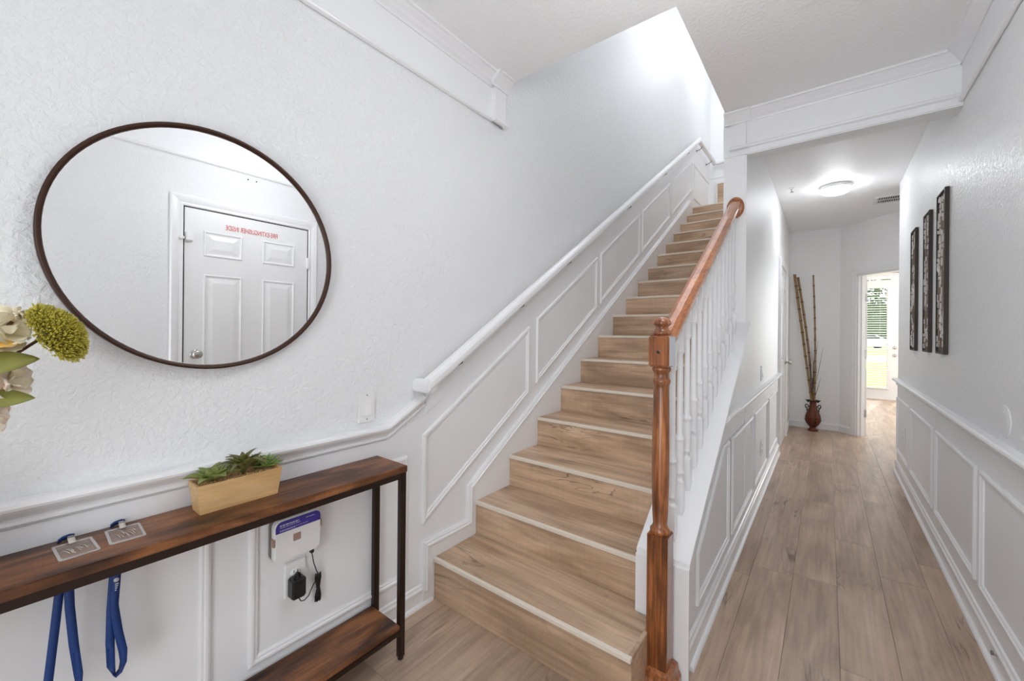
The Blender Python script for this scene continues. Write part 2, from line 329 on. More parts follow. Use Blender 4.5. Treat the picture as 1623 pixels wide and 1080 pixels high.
# hall end
struct('wall_end', B(-.54, .15, YE, YE + .1, -.1, ZC + .1), 'wall_soft', 'short white wall at the end of the hall behind the vase', 'wall')
A0 = Vector((.132, YE, 0)); AD = Vector((1, -1, 0)).normalized(); AN = Vector((-1, -1, 0)).normalized()
def ang_box(mb, s0, s1, t0, t1, z0, z1):
    """box along the 45 degree wall: s along it, t out towards the hall"""
    v = [A0 + AD * s + AN * t + Vector((0, 0, z)) for s in (s0, s1) for t in (t0, t1) for z in (z0, z1)]
    return mb.add(v, [(0, 1, 3, 2), (4, 6, 7, 5), (0, 4, 5, 1), (2, 3, 7, 6), (0, 2, 6, 4), (1, 5, 7, 3)])
OP0, OP1, OPZ = .225, 1.0, 2.0
wa = MB(); ang_box(wa, 0, OP0, -.11, 0, -.1, ZC + .1); ang_box(wa, OP1, 1.9, -.11, 0, -.1, ZC + .1); ang_box(wa, OP0, OP1, -.11, 0, OPZ, ZC + .1)
struct('wall_angled', wa, 'wall_soft', 'angled white wall with the doorway at the end of the hall', 'wall')
struct('wall_side_passage', MB().box(XR + .1, 1.6, 5.03, 5.15, -.1, ZC + .1).box(1.45, 1.6, 5.1, 5.6, -.1, ZC + .1), 'wall_soft', 'white wall of the side passage past the right wall', 'wall')
# living room beyond the doorway
lv = MB().box(-.35, -.25, YE + .05, 10.9, -.1, 2.9).box(4.4, 4.5, 5.2, 10.9, -.1, 2.9)
lv.box(-.3, .17, 10.8, 10.9, -.1, 2.9).box(1.13, 1.6, 10.8, 10.9, -.1, 2.9).box(3.6, 4.45, 10.8, 10.9, -.1, 2.9).box(.17, 1.13, 10.8, 10.9, 2.37, 2.9).box(1.6, 3.6, 10.8, 10.9, 2.45, 2.9).box(1.6, 3.6, 10.8, 10.9, -.1, .5)
lv.box(1.5, 4.5, 5.15, 5.25, -.1, 2.9)
struct('wall_living_room', lv, 'wall_soft', 'white walls of the bright room beyond the hall doorway', 'wall')
struct('ceiling_living_room', MB().box(-.35, 4.5, 6.95, 10.9, 2.75, 2.85).box(1.6, 4.5, 5.2, 6.96, 2.75, 2.85), 'ceiling', 'white ceiling of the bright room beyond the doorway', 'ceiling')

# ------------------------------------------------------------------ wainscot, chair rails, box mouldings on the left wall
nL = (1, 0, 0)
zt = lambda y: .775 + .6125 * (y - 1.22)          # top of sloped boxes
zb = lambda y: .362 + .6150 * (y - 1.22)          # bottom of sloped boxes
zr = lambda y: .872 + SL * (y - 1.24)             # lower edge of the handrail board
obj('wainscot_board', MB().prism([(-1.4, 0), (5.9, 0), (5.9, zr(5.9)), (1.235, zr(1.235)), (1.02, .79), (-1.4, .79)], 'X', XL, XL + .003), 'board', wl)
obj('wainscot_board', B(XL, XL + .003, 5.9, 6.9, 2.98, 3.84), 'board', wl)
obj('handrail_board', MB().prism([(1.235, zr(1.235)), (5.93, zr(5.93)), (5.93, zr(5.93) + .12), (1.235, zr(1.235) + .105)], 'X', XL, XL + .012), 'board', wl, .001)
def rect(y0, y1, z0, z1, X): return [(X, y0, z0), (X, y1, z0), (X, y1, z1), (X, y0, z1)]
for y0, y1 in ((-.4, .415), (.515, 1.135)):
    obj('panel_moulding', MB().sweep(rect(y0, y1, .16, .70, XL + .002), P_BOX, nL, True), 'trim', wl)
for y0, y1 in ((1.222, 2.055), (2.136, 2.985), (3.05, 3.912), (3.978, 4.852), (4.957, 5.822)):
    obj('panel_moulding', MB().sweep([(XL + .002, y0, zb(y0)), (XL + .002, y1, zb(y1)), (XL + .002, y1, zt(y1)), (XL + .002, y0, zt(y0))], P_BOX, nL, True), 'trim', wl)
obj('panel_moulding', MB().sweep(rect(5.93, 6.82, 3.1, 3.58, XL + .002), P_BOX, nL, True), 'trim', wl)
struct('trim_1', MB().sweep([(XL, -1.4, .796), (XL, 1.035, .796), (XL, 1.235, .796 + .2 * .55)], P_CHAIR, nL), 'trim', 'white moulded chair rail on the left wall above the console table', 'chair rail')
bl = struct('baseboard_left', MB().sweep([(XL, -1.4, 0), (XL, 1.276, 0)], P_BASE, nL), 'trim', 'white baseboard along the left wall under the console table', 'baseboard')
obj('shoe_moulding', MB().sweep([(XL + .013, -1.4, 0), (XL + .013, 1.276, 0)], P_SHOE, nL), 'trim', bl)
# stepped start of the stair skirt, then the sloping skirt
nos = lambda i: (Y1 + RUN * (i - 1), Z1 + RISE * (i - 1))
sk = MB(); ys = 1.512
poly = [(1.222, .0), (1.222, .285), (1.512, .285), (1.512, .455), (5.70, .455 + SL * (5.70 - 1.512)), (5.93, 3.06), (5.93, 2.6), (4.0, 1.2), (2.0, .1), (1.8, 0)]
skb = struct('trim_2', MB().prism(poly, 'X', XL + .002, XL + .02), 'trim', 'white skirt board climbing the left wall beside the steps', 'skirt board', .001)
obj('cap_moulding', MB().sweep([(XL + .004, 1.222, .06), (XL + .004, 1.222, .285), (XL + .004, 1.512, .285), (XL + .004, 1.512, .455), (XL + .004, 5.70, .455 + SL * (5.70 - 1.512))], [(a, b - .03) for a, b in P_SKIRT], nL), 'trim', skb)

# frieze and crown, left wall
fz = struct('trim_3', B(XL, XL + .006, -1.4, 1.79, 2.405, ZC), 'board', 'white frieze board with crown moulding along the top of left wall', 'crown moulding')
obj('frieze_cap', MB().sweep([(XL + .002, -1.4, 2.4), (XL + .002, 1.68, 2.4)], P_CAP, nL), 'trim', fz)
obj('crown', MB().sweep([(XL + .004, -1.4, ZC - .064), (XL + .004, 1.68, ZC - .064)], P_CROWN, nL), 'trim', fz)
blk = obj('end_block', B(XL, XL + .03, 1.685, 1.775, 2.405, ZC), 'trim', fz, .001)
obj('crown', MB().sweep([(XL + .028, 1.655, ZC - .066), (XL + .028, 1.79, ZC - .066)], P_CROWN, nL), 'trim', blk)
obj('frieze_cap', MB().sweep([(XL + .028, 1.668, 2.394), (XL + .028, 1.79, 2.394)], P_CAP, nL), 'trim', blk)
# header crown
nH = (0, -1, 0)
fz = struct('trim_4', MB().sweep([(-.42, YP - .006, ZC - .064), (XR, YP - .006, ZC - .064)], P_CROWN, nH), 'trim', 'white crown moulding along the header over the hall opening', 'crown moulding')
obj('frieze_cap', MB().sweep([(-.42, YP - .006, 2.425), (XR, YP - .006, 2.425)], P_CAP, nH), 'trim', fz)
blk = obj('end_block', B(-.492, -.41, YP - .022, YP, 2.43, ZC), 'trim', fz, .001)
obj('crown', MB().sweep([(-.53, YP - .022, ZC - .066), (-.385, YP - .022, ZC - .066)], P_CROWN, nH), 'trim', blk)
obj('frieze_cap', MB().sweep([(-.5, YP - .022, 2.421), (-.4, YP - .022, 2.421)], P_CAP, nH), 'trim', blk)
# right wall frieze and crown
nR = (-1, 0, 0)
fz = struct('trim_5', B(XR - .006, XR, -1.4, YP, 2.405, ZC), 'board', 'white frieze board with crown moulding along the top of right wall', 'crown moulding')
obj('frieze_cap', MB().sweep([(XR - .002, YP - .004, 2.4), (XR - .002, -1.4, 2.4)], P_CAP, nR), 'trim', fz)
obj('crown', MB().sweep([(XR - .004, YP - .004, ZC - .064), (XR - .004, -1.4, ZC - .064)], P_CROWN, nR), 'trim', fz)

# ------------------------------------------------------------------ right wall wainscot (the closet door occupies y .72 to 1.70)
DY0, DY1, DZ = .80, 1.612, 2.07
obj('wainscot_board', B(XR - .003, XR, 1.72, 5.15, 0, .79), 'board', wr)
for y0, y1 in ((1.72, 2.545), (2.62, 3.45), (3.535, 4.36), (4.44, 5.11)):
    obj('panel_moulding', MB().sweep([(XR - .002, y1, .195), (XR - .002, y0, .195), (XR - .002, y0, .69), (XR - .002, y1, .69)], P_BOX, nR, True), 'trim', wr)
struct('trim_6', MB().sweep([(XR, 5.165, .795), (XR, 1.70, .795)], P_CHAIR, nR), 'trim', 'white moulded chair rail along the right wall of the hall', 'chair rail')
br = struct('baseboard_right', MB().sweep([(XR, 5.16, 0), (XR, 1.70, 0)], [(a, b * 1.15) for a, b in P_BASE], nR), 'trim', 'white baseboard along the right wall of the hall', 'baseboard')
obj('shoe_moulding', MB().sweep([(XR - .013, 5.16, 0), (XR - .013, 1.70, 0)], P_SHOE, nR), 'trim', br)

# ------------------------------------------------------------------ hall left wall wainscot
nh = (1, 0, 0); ws = bpy.data.objects['wall_stair']
obj('wainscot_board', B(XH, XH + .003, YP, 5.1, 0, .79), 'board', ws)
obj('panel_moulding', MB().sweep([(XH + .001, 1.73, .165), (XH + .001, 2.385, .165), (XH + .001, 2.385, .69), (XH + .001, 2.24, .69), (XH + .001, 1.73, .38)], P_BOX, nh, True), 'trim', kw)
obj('panel_moulding', MB().sweep(rect(2.465, 3.22, .165, .69, XH + .002), P_BOX, nh, True), 'trim', ws)
for y0, y1 in ((3.31, 4.10), (4.19, 4.98)): obj('panel_moulding', MB().sweep(rect(y0, y1, .165, .69, XH + .002), P_BOX, nh, True), 'trim', ws)
struct('trim_7', MB().sweep([(XH, 2.215, .785), (XH, 5.09, .785)], P_CHAIR, nh), 'trim', 'white moulded chair rail on the hall side of the stair wall', 'chair rail')
bh = struct('baseboard_hall', MB().sweep([(XH, 1.53, 0), (XH, 5.10, 0)], [(a, b * 1.15) for a, b in P_BASE], nh), 'trim', 'white baseboard along the knee wall in the hall', 'baseboard')
obj('shoe_moulding', MB().sweep([(XH + .013, 1.60, 0), (XH + .013, 5.10, 0)], P_SHOE, nh), 'trim', bh)
be = struct('baseboard_end', MB().sweep([(XH, 6.1, 0), (XH, YE, 0)], P_BASE, nh), 'trim', 'white baseboard around the end of the hall behind the vase', 'baseboard')
obj('base_run', MB().sweep([(XH, YE, 0), (.132, YE, 0)], P_BASE, nH), 'trim', be)
p = A0 + AD * .155; obj('base_run', MB().sweep([tuple(A0), tuple(p)], P_BASE, AN), 'trim', be)

# ------------------------------------------------------------------ staircase
st = thing('staircase', 'straight flight of wood look steps climbing beside the left wall', 'staircase', (-1, Y1, 0))
SX0 = XL + .021
for i in range(1, NST + 1):
    y, z = nos(i); xr = -.495 if i == 1 else (-.566 if y < YP - .2 else -.541)
    zp = 0 if i == 1 else nos(i - 1)[1]
    cx = (SX0 + xr) / 2; hw = (xr - SX0) / 2
    obj('riser', B(-hw, hw, 0, .016, -(z - .016 - zp) / 2, (z - .016 - zp) / 2), 'stair', st, .0008, loc=(cx, y + .008, (zp + z - .016) / 2), seg=1)
    if i < NST:
        if i == 1:
            mb = B(-hw, hw, .017, .235, -.016, 0).box(-hw, hw - .071, .235, RUN + .008, -.016, 0)
        else: mb = B(-hw, hw, .017, RUN + .008, -.016, 0)
        obj('tread', mb, 'stair', st, .0006, loc=(cx, y, z), seg=1)
    obj('nosing', B(-hw, hw, 0, .017, -.016, .0012), 'nosing', st, .002, loc=(cx, y, z))
obj('end_panel', B(-.506, -.4945, Y1 + .0245, 1.512, 0, Z1 - .016), 'stair', st, .001)
obj('tread_edge_trim', B(-.508, -.4938, Y1 + .018, 1.512, Z1 - .0155, Z1 + .001), 'stair', st, .001)
# upper steps beyond the landing, at the end wall
for k in range(3):
    obj('riser', B(-.4, .4, 0, .02, 0, .193), 'stair', st, .001, loc=(-.946, 6.86, 2.968 + k * .1945))
ut = obj('upper_skirt', MB().sweep([(-1.378, 6.897, 2.96), (-1.378, 6.897, 3.585), (-.54, 6.897, 3.585)], [(a * 1.6, b - .03) for a, b in P_SKIRT], nH), 'trim', st)
# landing wall band
obj('landing_band', B(XL, .6, 6.885, 6.9, 3.66, 3.80), 'board', bpy.data.objects['wall_landing'])

# ------------------------------------------------------------------ wall handrail
hr = thing('wall_handrail', 'white rounded handrail bracketed to the left wall above the stairs', 'handrail', (XL, 1.2, 1.0))
hz = lambda y: 1.003 + .6075 * (y - 1.19)
pr = [(.024, .0), (.024, .022), (.02, .034), (.01, .042), (-.01, .042), (-.02, .034), (-.024, .022), (-.024, 0), (-.018, -.01), (.018, -.01)]
pr = [(a * 1.18, b * 1.12) for a, b in pr]
XHR = XL + .078
def rail_run(pts, prof):
    """rail with an upright section swept along points"""
    mb = MB(); vs = []; k = len(prof); pts = [Vector(p) for p in pts]
    for i, p in enumerate(pts):
        a = (p - pts[i - 1]) if i else None; b_ = (pts[i + 1] - p) if i < len(pts) - 1 else None
        a = a or b_; b_ = b_ or a
        a2 = Vector((a.x, a.y, 0)).normalized(); b2 = Vector((b_.x, b_.y, 0)).normalized()
        s1 = Vector((a2.y, -a2.x, 0)); s2 = Vector((b2.y, -b2.x, 0)); mv = (s1 + s2) / max(.3, 1 + s1.dot(s2))
        vs += [p + mv * q[0] + Vector((0, 0, q[1])) for q in prof]
    f = [(i * k + q, i * k + (q + 1) % k, (i + 1) * k + (q + 1) % k, (i + 1) * k + q) for i in range(len(pts) - 1) for q in range(k)]
    f += [tuple(range(k))[::-1], tuple((len(pts) - 1) * k + q for q in range(k))]
    return mb.add(vs, f)
obj('rail', rail_run([(XHR, 1.175, hz(1.19) - .01), (XHR, 5.89, hz(5.89)), (XHR, 6.83, hz(5.89)), (.5, 6.83, hz(5.89))], pr), 'trim', hr, .003)
obj('rail_return', rail_run([(XL, 1.192, hz(1.19) - .012), (XHR + .02, 1.192, hz(1.19) - .012)], pr), 'trim', hr, .003)
for y in (1.40, 1.90, 2.44, 3.5, 4.5, 5.4, 6.05, 6.62):
    z = hz(min(y, 5.89)) - .01
    obj('bracket', MB().tube([(XHR, y, z), (XHR, y, z - .02), (XL + .03, y, z - .042), (XL + .006, y, z - .045)], .0045, 6).lathe([(.0, .012), (.012, .012), (.014, 0)], (XL, y, z - .045), 'X', 12), 'grey_plastic', hr)

# ------------------------------------------------------------------ banister
bn = thing('banister', 'oak newel and handrail over white turned balusters beside the stairs', 'banister', (-.462, 1.465, 0))
NX, NY = -.464, 1.466
npost = obj('newel_post', MB().box(NX - .035, NX + .037, NY - .036, NY + .036, .02, .545), 'oak', bn, .004)
def sq(h): return h
obj('shaft', MB().lathe([(.031, .535), (.034, .55), (.034, .558), (.027, .566), (.024, .575), (.027, .62), (.0295, .75), (.0295, .9), (.0265, 1.05), (.026, 1.065), (.031, 1.078), (.031, 1.086), (.026, 1.092), (.026, 1.11), (.032, 1.118), (.033, 1.126), (.028, 1.134)], (NX, NY, 0), 'Z', 28), 'oak', npost)
obj('top_block', B(NX - .036, NX + .036, NY - .036, NY + .036, 1.132, 1.243), 'oak', npost, .006, seg=3)
obj('finial', MB().lathe([(.026, 1.24), (.032, 1.247), (.033, 1.252), (.026, 1.262), (.022, 1.268), (.023, 1.275), (.031, 1.281), (.032, 1.286), (.029, 1.296), (.018, 1.304), (.006, 1.308), (0, 1.3085)], (NX, NY, 0), 'Z', 28), 'oak', npost)
obj('white_side', B(NX + .0362, NX + .0375, NY - .031, NY + .034, 1.137, 1.239), 'print', npost, .0005)
obj('base_moulding', MB().sweep([(NX - .034, NY - .035, 0), (NX + .034, NY - .035, 0)], [(0, 0), (.03, 0), (.03, .04), (.022, .055), (.018, .075), (0, .082)], nH).sweep([(NX + .034, NY - .055, 0), (NX + .034, NY + .047, 0)], [(0, 0), (.03, 0), (.03, .04), (.022, .055), (.018, .075), (0, .082)], nL), 'oak', npost, .001)
for z in (.43, .235): obj('bolt_hole', MB().lathe([(0, -.0008), (.0065, -.0008), (.0065, .002)], (NX - .004, NY - .035, z), 'Y', 12), 'slot', npost)
obj('bolt_hole', MB().lathe([(0, -.0008), (.006, -.0008), (.006, .002)], (NX, NY - .036, 1.185), 'Y', 12), 'slot', npost)
rz = lambda y: 1.19 + .607 * (y - 1.5)
rp = [(.026, 0), (.03, .01), (.033, .022), (.033, .034), (.027, .046), (.012, .053), (-.012, .053), (-.027, .046), (-.033, .034), (-.033, .022), (-.03, .01), (-.026, 0)]
obj('handrail', rail_run([(NX, 1.495, rz(1.495)), (NX - .006, YP - .012, rz(YP - .012))], rp), 'oak_rail', bn, .002)
obj('fillet_strip', rail_run([(NX, 1.50, rz(1.5) - .008), (NX - .006, YP - .01, rz(YP - .01) - .008)], [(.019, 0), (.019, .009), (-.019, .009), (-.019, 0)]), 'trim', bn)
obj('rosette', MB().lathe([(0, -.018), (.05, -.018), (.062, -.014), (.068, -.007), (.068, 0)], (NX - .006, YP, 2.058), 'Y', 36, sx=.74), 'oak_rail', bn)
def baluster(y):
    z0 = kz(y); z1 = rz(y) - .006; h = z1 - z0; X = NX; s = .0175
    mb = MB().prism([(y - s, kz(y - s) - .004), (y + s, kz(y + s) - .004), (y + s, z0 + .12), (y - s, z0 + .12)], 'X', X - s, X + s)
    mb.prism([(y - s * .72, z1 - .12), (y + s * .72, z1 - .12), (y + s * .72, rz(y + s) - .004), (y - s * .72, rz(y - s) - .004)], 'X', X - s * .72, X + s * .72)
    a = z0 + .12; c = z1 - .12
    pf = [(.0175, a - .004), (.0185, a + .002), (.014, a + .008), (.0115, a + .016), (.013, a + .024), (.0175, a + .03), (.0175, a + .036), (.014, a + .042), (.0165, a + .07), (.0172, a + .1), (.0165, a + .15), (.0165, a + .158), (.0195, a + .164), (.0195, a + .17), (.016, a + .178), (.0125, a + .19), (.0122, (a + c) / 2 + .05), (.0105, c - .03), (.0105, c - .02), (.015, c - .012), (.016, c - .006), (.0125, c + .004)]
    return mb.lathe(pf, (X, y, 0), 'Z', 14)
for i in range(13):
    y = 1.60 + .1015 * i
    obj('baluster', baluster(y), 'trim', bn, 0)

# ------------------------------------------------------------------ doors
def panel_door(root, P, u, n, wd, ht, name='leaf', rows=((1.755, 1.93), (.95, 1.63), (.22, .80)), cols=None, th=.035):
    """six panel door: P hinge-bottom corner, u along width, n out of the face"""
    P, u, n = Vector(P), Vector(u), Vector(n); up = Vector((0, 0, 1))
    def bx(mb, a0, a1, z0, z1, d0, d1):
        v = [P + u * a + n * d + up * z for a in (a0, a1) for d in (d0, d1) for z in (z0, z1)]
        return mb.add(v, [(0, 1, 3, 2), (4, 6, 7, 5), (0, 4, 5, 1), (2, 3, 7, 6), (0, 2, 6, 4), (1, 5, 7, 3)])
    leaf = obj(name, bx(MB(), 0, wd, .008, ht, -th, 0), 'door', root, .001)
    cols = cols or ((.105, .34), (.475, .71))
    for z0, z1 in rows:
        for a0, a1 in cols:
            a0_, a1_ = a0 * wd / .812, a1 * wd / .812
            pf = [(0, 0), (.003, 0), (.006, .004), (.006, .01), (.001, .014), (.0, .02)]
            pts = [P + u * a0_ + up * z0, P + u * a1_ + up * z0, P + u * a1_ + up * z1, P + u * a0_ + up * z1]
            if u.cross(up).dot(n) < 0: pts = [pts[1], pts[0], pts[3], pts[2]]
            mb = MB().sweep(pts, pf, n, True)
            i0 = .026; q = [P + u * (a0_ + i0) + up * (z0 + i0), P + u * (a1_ - i0) + up * (z0 + i0), P + u * (a1_ - i0) + up * (z1 - i0), P + u * (a0_ + i0) + up * (z1 - i0)]
            j0 = .026 + .03; q2 = [P + u * (a0_ + j0) + up * (z0 + j0) + n * .006, P + u * (a1_ - j0) + up * (z0 + j0) + n * .006, P + u * (a1_ - j0) + up * (z1 - j0) + n * .006, P + u * (a0_ + j0) + up * (z1 - j0) + n * .006]
            mb.add(q + q2, [(4, 5, 6, 7), (0, 1, 5, 4), (1, 2, 6, 5), (2, 3, 7, 6), (3, 0, 4, 7)])
            obj('raised_panel', mb, 'door', leaf)
    return leaf
def knob(root, P, axis, sgn, rr=.027):
    obj('knob', MB().lathe([(0.0, 0), (.032, 0), (.032, .004 * sgn), (.026, .008 * sgn), (.012, .012 * sgn), (.011, .03 * sgn), (rr * .8, .036 * sgn), (rr, .046 * sgn), (rr * .95, .058 * sgn), (rr * .6, .066 * sgn), (0, .068 * sgn)], P, axis, 20), 'chrome', root)
# closet door, seen in the mirror
d1 = thing('door_1', 'white six panel closet door with red lettering reflected in the mirror', 'door', (XR, DY0, 0), kind='structure')
lf = panel_door(d1, (XR - .006, DY0, 0), (0, 1, 0), (-1, 0, 0), DY1 - DY0, DZ, th=.03)
obj('casing', MB().sweep([(XR - .001, DY1 + .008, 0), (XR - .001, DY1 + .008, DZ + .008), (XR - .001, DY0 - .008, DZ + .008), (XR - .001, DY0 - .008, 0)], P_CASE, (-1, 0, 0)), 'trim', d1)
obj('door_gap', MB().sweep([(XR - .0015, DY1, 0), (XR - .0015, DY1, DZ), (XR - .0015, DY0, DZ), (XR - .0015, DY0, 0)], [(0, 0), (.001, 0), (.001, .008), (0, .008)], (-1, 0, 0)), 'slot', d1)
knob(lf, (XR - .006, DY0 + .063, 1.08), 'X', -1, .03)
for z in (1.80, 1.05, .25):
    obj('hinge', B(XR - .024, XR - .004, DY1 - .008, DY1 + .012, z - .045, z + .045), 'white_plastic', d1, .003)
obj('swing_latch', MB().box(XR - .032, XR - .005, DY0 + .004, DY0 + .045, 1.845, 1.905).box(XR - .03, XR - .005, DY0 - .03, DY0 - .005, 1.85, 1.87), 'white_plastic', d1, .004)
def text_mesh(s, size, sx=1., ext=.0006):
    cu = bpy.data.curves.new('lettering', 'FONT'); cu.body = s; cu.size = size; cu.extrude = ext; cu.align_x = 'CENTER'; cu.align_y = 'CENTER'; cu.space_character = 1.0
    o = bpy.data.objects.new('tmp', cu); col.objects.link(o)
    dg = bpy.context.evaluated_depsgraph_get(); me = bpy.data.meshes.new_from_object(o.evaluated_get(dg)); bpy.data.objects.remove(o); 
    for v in me.vertices: v.co.x *= sx
    return me
tm = text_mesh('FIRE-EXTINGUISHER INSIDE', .05, 1.0)
wdt = max(v.co.x for v in tm.vertices) - min(v.co.x for v in tm.vertices)
mtx = Matrix(((0, 0, -1, XR - .0072), (-1, 0, 0, 1.208), (0, 1, 0, 1.976), (0, 0, 0, 1)))
for v in tm.vertices: v.co.x *= .345 / wdt
for v in tm.vertices: v.co = mtx @ v.co
obj('lettering', tm, 'red', lf)
for y in (1.175, 1.232): tag(obj('wall_anchor_hole', MB().lathe([(0, -.0012), (.005, -.0012), (.005, 0)], (XR, y, 2.365), 'X', 10), 'slot'), 'tiny dark screw hole above the closet door, %s of two' % ('left one in the mirror' if y < 1.2 else 'right one in the mirror'), 'screw hole', 'screw holes above the closet door')
# hall closet door on the stair wall
d2 = thing('door_2', 'white panelled under-stair door on the left of the hall before the vase', 'door', (XH, 5.2, 0), kind='structure')
lf = panel_door(d2, (XH + .006, 5.185, 0), (0, 1, 0), (1, 0, 0), .80, 2.0, th=.03)
obj('casing', MB().sweep([(XH + .001, 5.178, 0), (XH + .001, 5.178, 2.006), (XH + .001, 5.992, 2.006), (XH + .001, 5.992, 0)], [(a * 1.2, -b) for a, b in P_CASE], (1, 0, 0)) if False else MB().sweep([(XH + .001, 5.992, 0), (XH + .001, 5.992, 2.006), (XH + .001, 5.178, 2.006), (XH + .001, 5.178, 0)], [(a * 1.2, -b) for a, b in P_CASE], (1, 0, 0)), 'trim', d2)
knob(lf, (XH + .006, 5.92, .915), 'X', 1)
# angled doorway with the open leaf
d3 = thing('door_3', 'white cased doorway with its door standing open into the bright room', 'door', tuple(A0 + AD * OP0), kind='structure')
U = Vector((0, 0, 1))
pc = [A0 + AD * OP1, A0 + AD * OP1 + U * OPZ, A0 + AD * OP0 + U * OPZ, A0 + AD * OP0]
obj('casing', MB().sweep([p + AN * .0005 for p in pc][::-1], P_CASE, AN), 'trim', d3) if False else obj('casing', MB().sweep([p + AN * .0005 for p in pc], [(a, -b) for a, b in P_CASE], AN), 'trim', d3)
jm = MB(); ang_box(jm, OP0 - .001, OP0 + .018, -.112, .002, 0, OPZ); ang_box(jm, OP1 - .018, OP1 + .001, -.112, .002, 0, OPZ); ang_box(jm, OP0, OP1, -.112, .002, OPZ - .018, OPZ + .001); ang_box(jm, OP0 + .018, OP0 + .03, -.07, -.035, 0, OPZ - .018)
obj('jamb', jm, 'trim', d3, .001)
hg = A0 + AD * (OP0 + .024) - AN * .108
du = Vector((.055, 1, 0)).normalized(); dn = Vector((1, -.055, 0)).normalized()
lf = panel_door(d3, hg + U * 0, du, dn, .74, OPZ - .022, th=.035)
for z in (1.72, 1.02, .28):
    c = hg + Vector((0, -.004, z)); obj('hinge', MB().box(c.x - .034, c.x + .006, c.y - .004, c.y + .003, z - .045, z + .045), 'chrome', d3, .001)
# exterior door with blinds at the far end
GX0, GX1, GZ0, GZ1 = .37, .925, .215, 2.185
d4 = thing('door_4', 'white glazed exterior door at the far end of the bright room', 'door', (.65, 10.8, 0), kind='structure')
leaf = obj('leaf', MB().box(.19, GX0, 10.8, 10.845, 0, 2.34).box(GX1, 1.105, 10.8, 10.845, 0, 2.34).box(GX0, GX1, 10.8, 10.845, GZ1, 2.34).box(GX0, GX1, 10.8, 10.845, 0, GZ0), 'door', d4)
obj('glass_pane', B(GX0, GX1, 10.82, 10.826, GZ0, GZ1), 'glass', leaf)
obj('glass_bead', MB().sweep([(GX0, 10.8, GZ0), (GX1, 10.8, GZ0), (GX1, 10.8, GZ1), (GX0, 10.8, GZ1)], [(a, b - .03) for a, b in P_BOX], nH, True), 'door', leaf)
obj('casing', MB().sweep([(1.12, 10.8, 0), (1.12, 10.8, 2.355), (.18, 10.8, 2.355), (.18, 10.8, 0)], [(a, -b) for a, b in P_CASE], nH), 'trim', d4)
knob(leaf, (1.04, 10.8, .86), 'Y', -1); obj('deadbolt', MB().lathe([(0, -.02), (.024, -.02), (.03, -.012), (.03, 0)], (1.04, 10.8, 1.01), 'Y', 16), 'chrome', leaf)
bd = thing('window_blind', 'white horizontal slat blind hanging over the far glazed door', 'blind', (.65, 10.77, .2))
obj('head_rail', B(GX0 - .03, GX1 + .03, 10.745, 10.795, GZ1, GZ1 + .05), 'slat', bd, .002); obj('bottom_rail', B(GX0 - .02, GX1 + .02, 10.755, 10.785, .2, .222), 'slat', bd, .002)
sm = MB().prism([(-.022, -.004), (-.008, .0015), (.008, .0025), (.022, 0), (.008, .0005), (-.008, -.0005)], 'X', -.29, .29).mesh('slat')
for k in range(42): obj('slat', sm, 'slat', bd, loc=((GX0 + GX1) / 2, 10.77, .25 + k * .0462))
for x in (.47, .82): obj('ladder_cord', B(x - .001, x + .001, 10.748, 10.75, .21, GZ1), 'slat', bd)
obj('tilt_wand', MB().tube([(.9, 10.74, 2.17), (.93, 10.73, 1.4), (.96, 10.73, .22)], .003, 6), 'slat', bd)
rod = thing('curtain_rod', 'thin dark curtain rod above the far exterior door', 'curtain rod', (.65, 10.72, 2.46))
obj('pole', MB().tube([(-.1, 10.71, 2.47), (1.5, 10.71, 2.47)], .009, 8), 'black', rod); obj('bracket', MB().box(1.35, 1.365, 10.71, 10.8, 2.45, 2.49), 'black', rod)
w1 = thing('added_window_1', 'unseen window added to light the living room, right of the far exterior door', 'window', (2.6, 10.8, .5), kind='structure')  # out of view, added to let light into the far room
obj('window_frame', MB().box(1.6, 1.66, 10.8, 10.88, .5, 2.45).box(3.54, 3.6, 10.8, 10.88, .5, 2.45).box(1.6, 3.6, 10.8, 10.88, .5, .56).box(1.6, 3.6, 10.8, 10.88, 2.39, 2.45).box(2.57, 2.63, 10.8, 10.88, .5, 2.45), 'trim', w1)
obj('glass_pane', B(1.62, 3.58, 10.84, 10.846, .52, 2.43), 'glass', w1)

# ------------------------------------------------------------------ mirror
MY, MZ, MR = .4145, 1.486, .3535
mr = thing('round_mirror', 'large round mirror with thin dark bronze frame on the left wall', 'mirror', (XL, MY, MZ - MR))
obj('glass', MB().prism([(MY + (MR - .006) * math.cos(2 * math.pi * k / 96), MZ + (MR - .006) * math.sin(2 * math.pi * k / 96)) for k in range(96)], 'X', XL + .014, XL + .022), 'mirror', mr)
rim = [(MR - .0125, .012), (MR - .0125, .026), (MR - .010, .031), (MR - .005, .033), (MR - .001, .032), (MR, .028), (MR, .010), (MR - .004, .008), (MR - .0125, .012)]
obj('backing', MB().lathe([(0, 0), (MR - .05, 0), (MR - .05, .012), (0, .012)], (XL, MY, MZ), 'X', 48), 'black_brown', mr)
obj('frame', MB().lathe(rim, (XL, MY, MZ), 'X', 96), 'mirror_frame', mr)

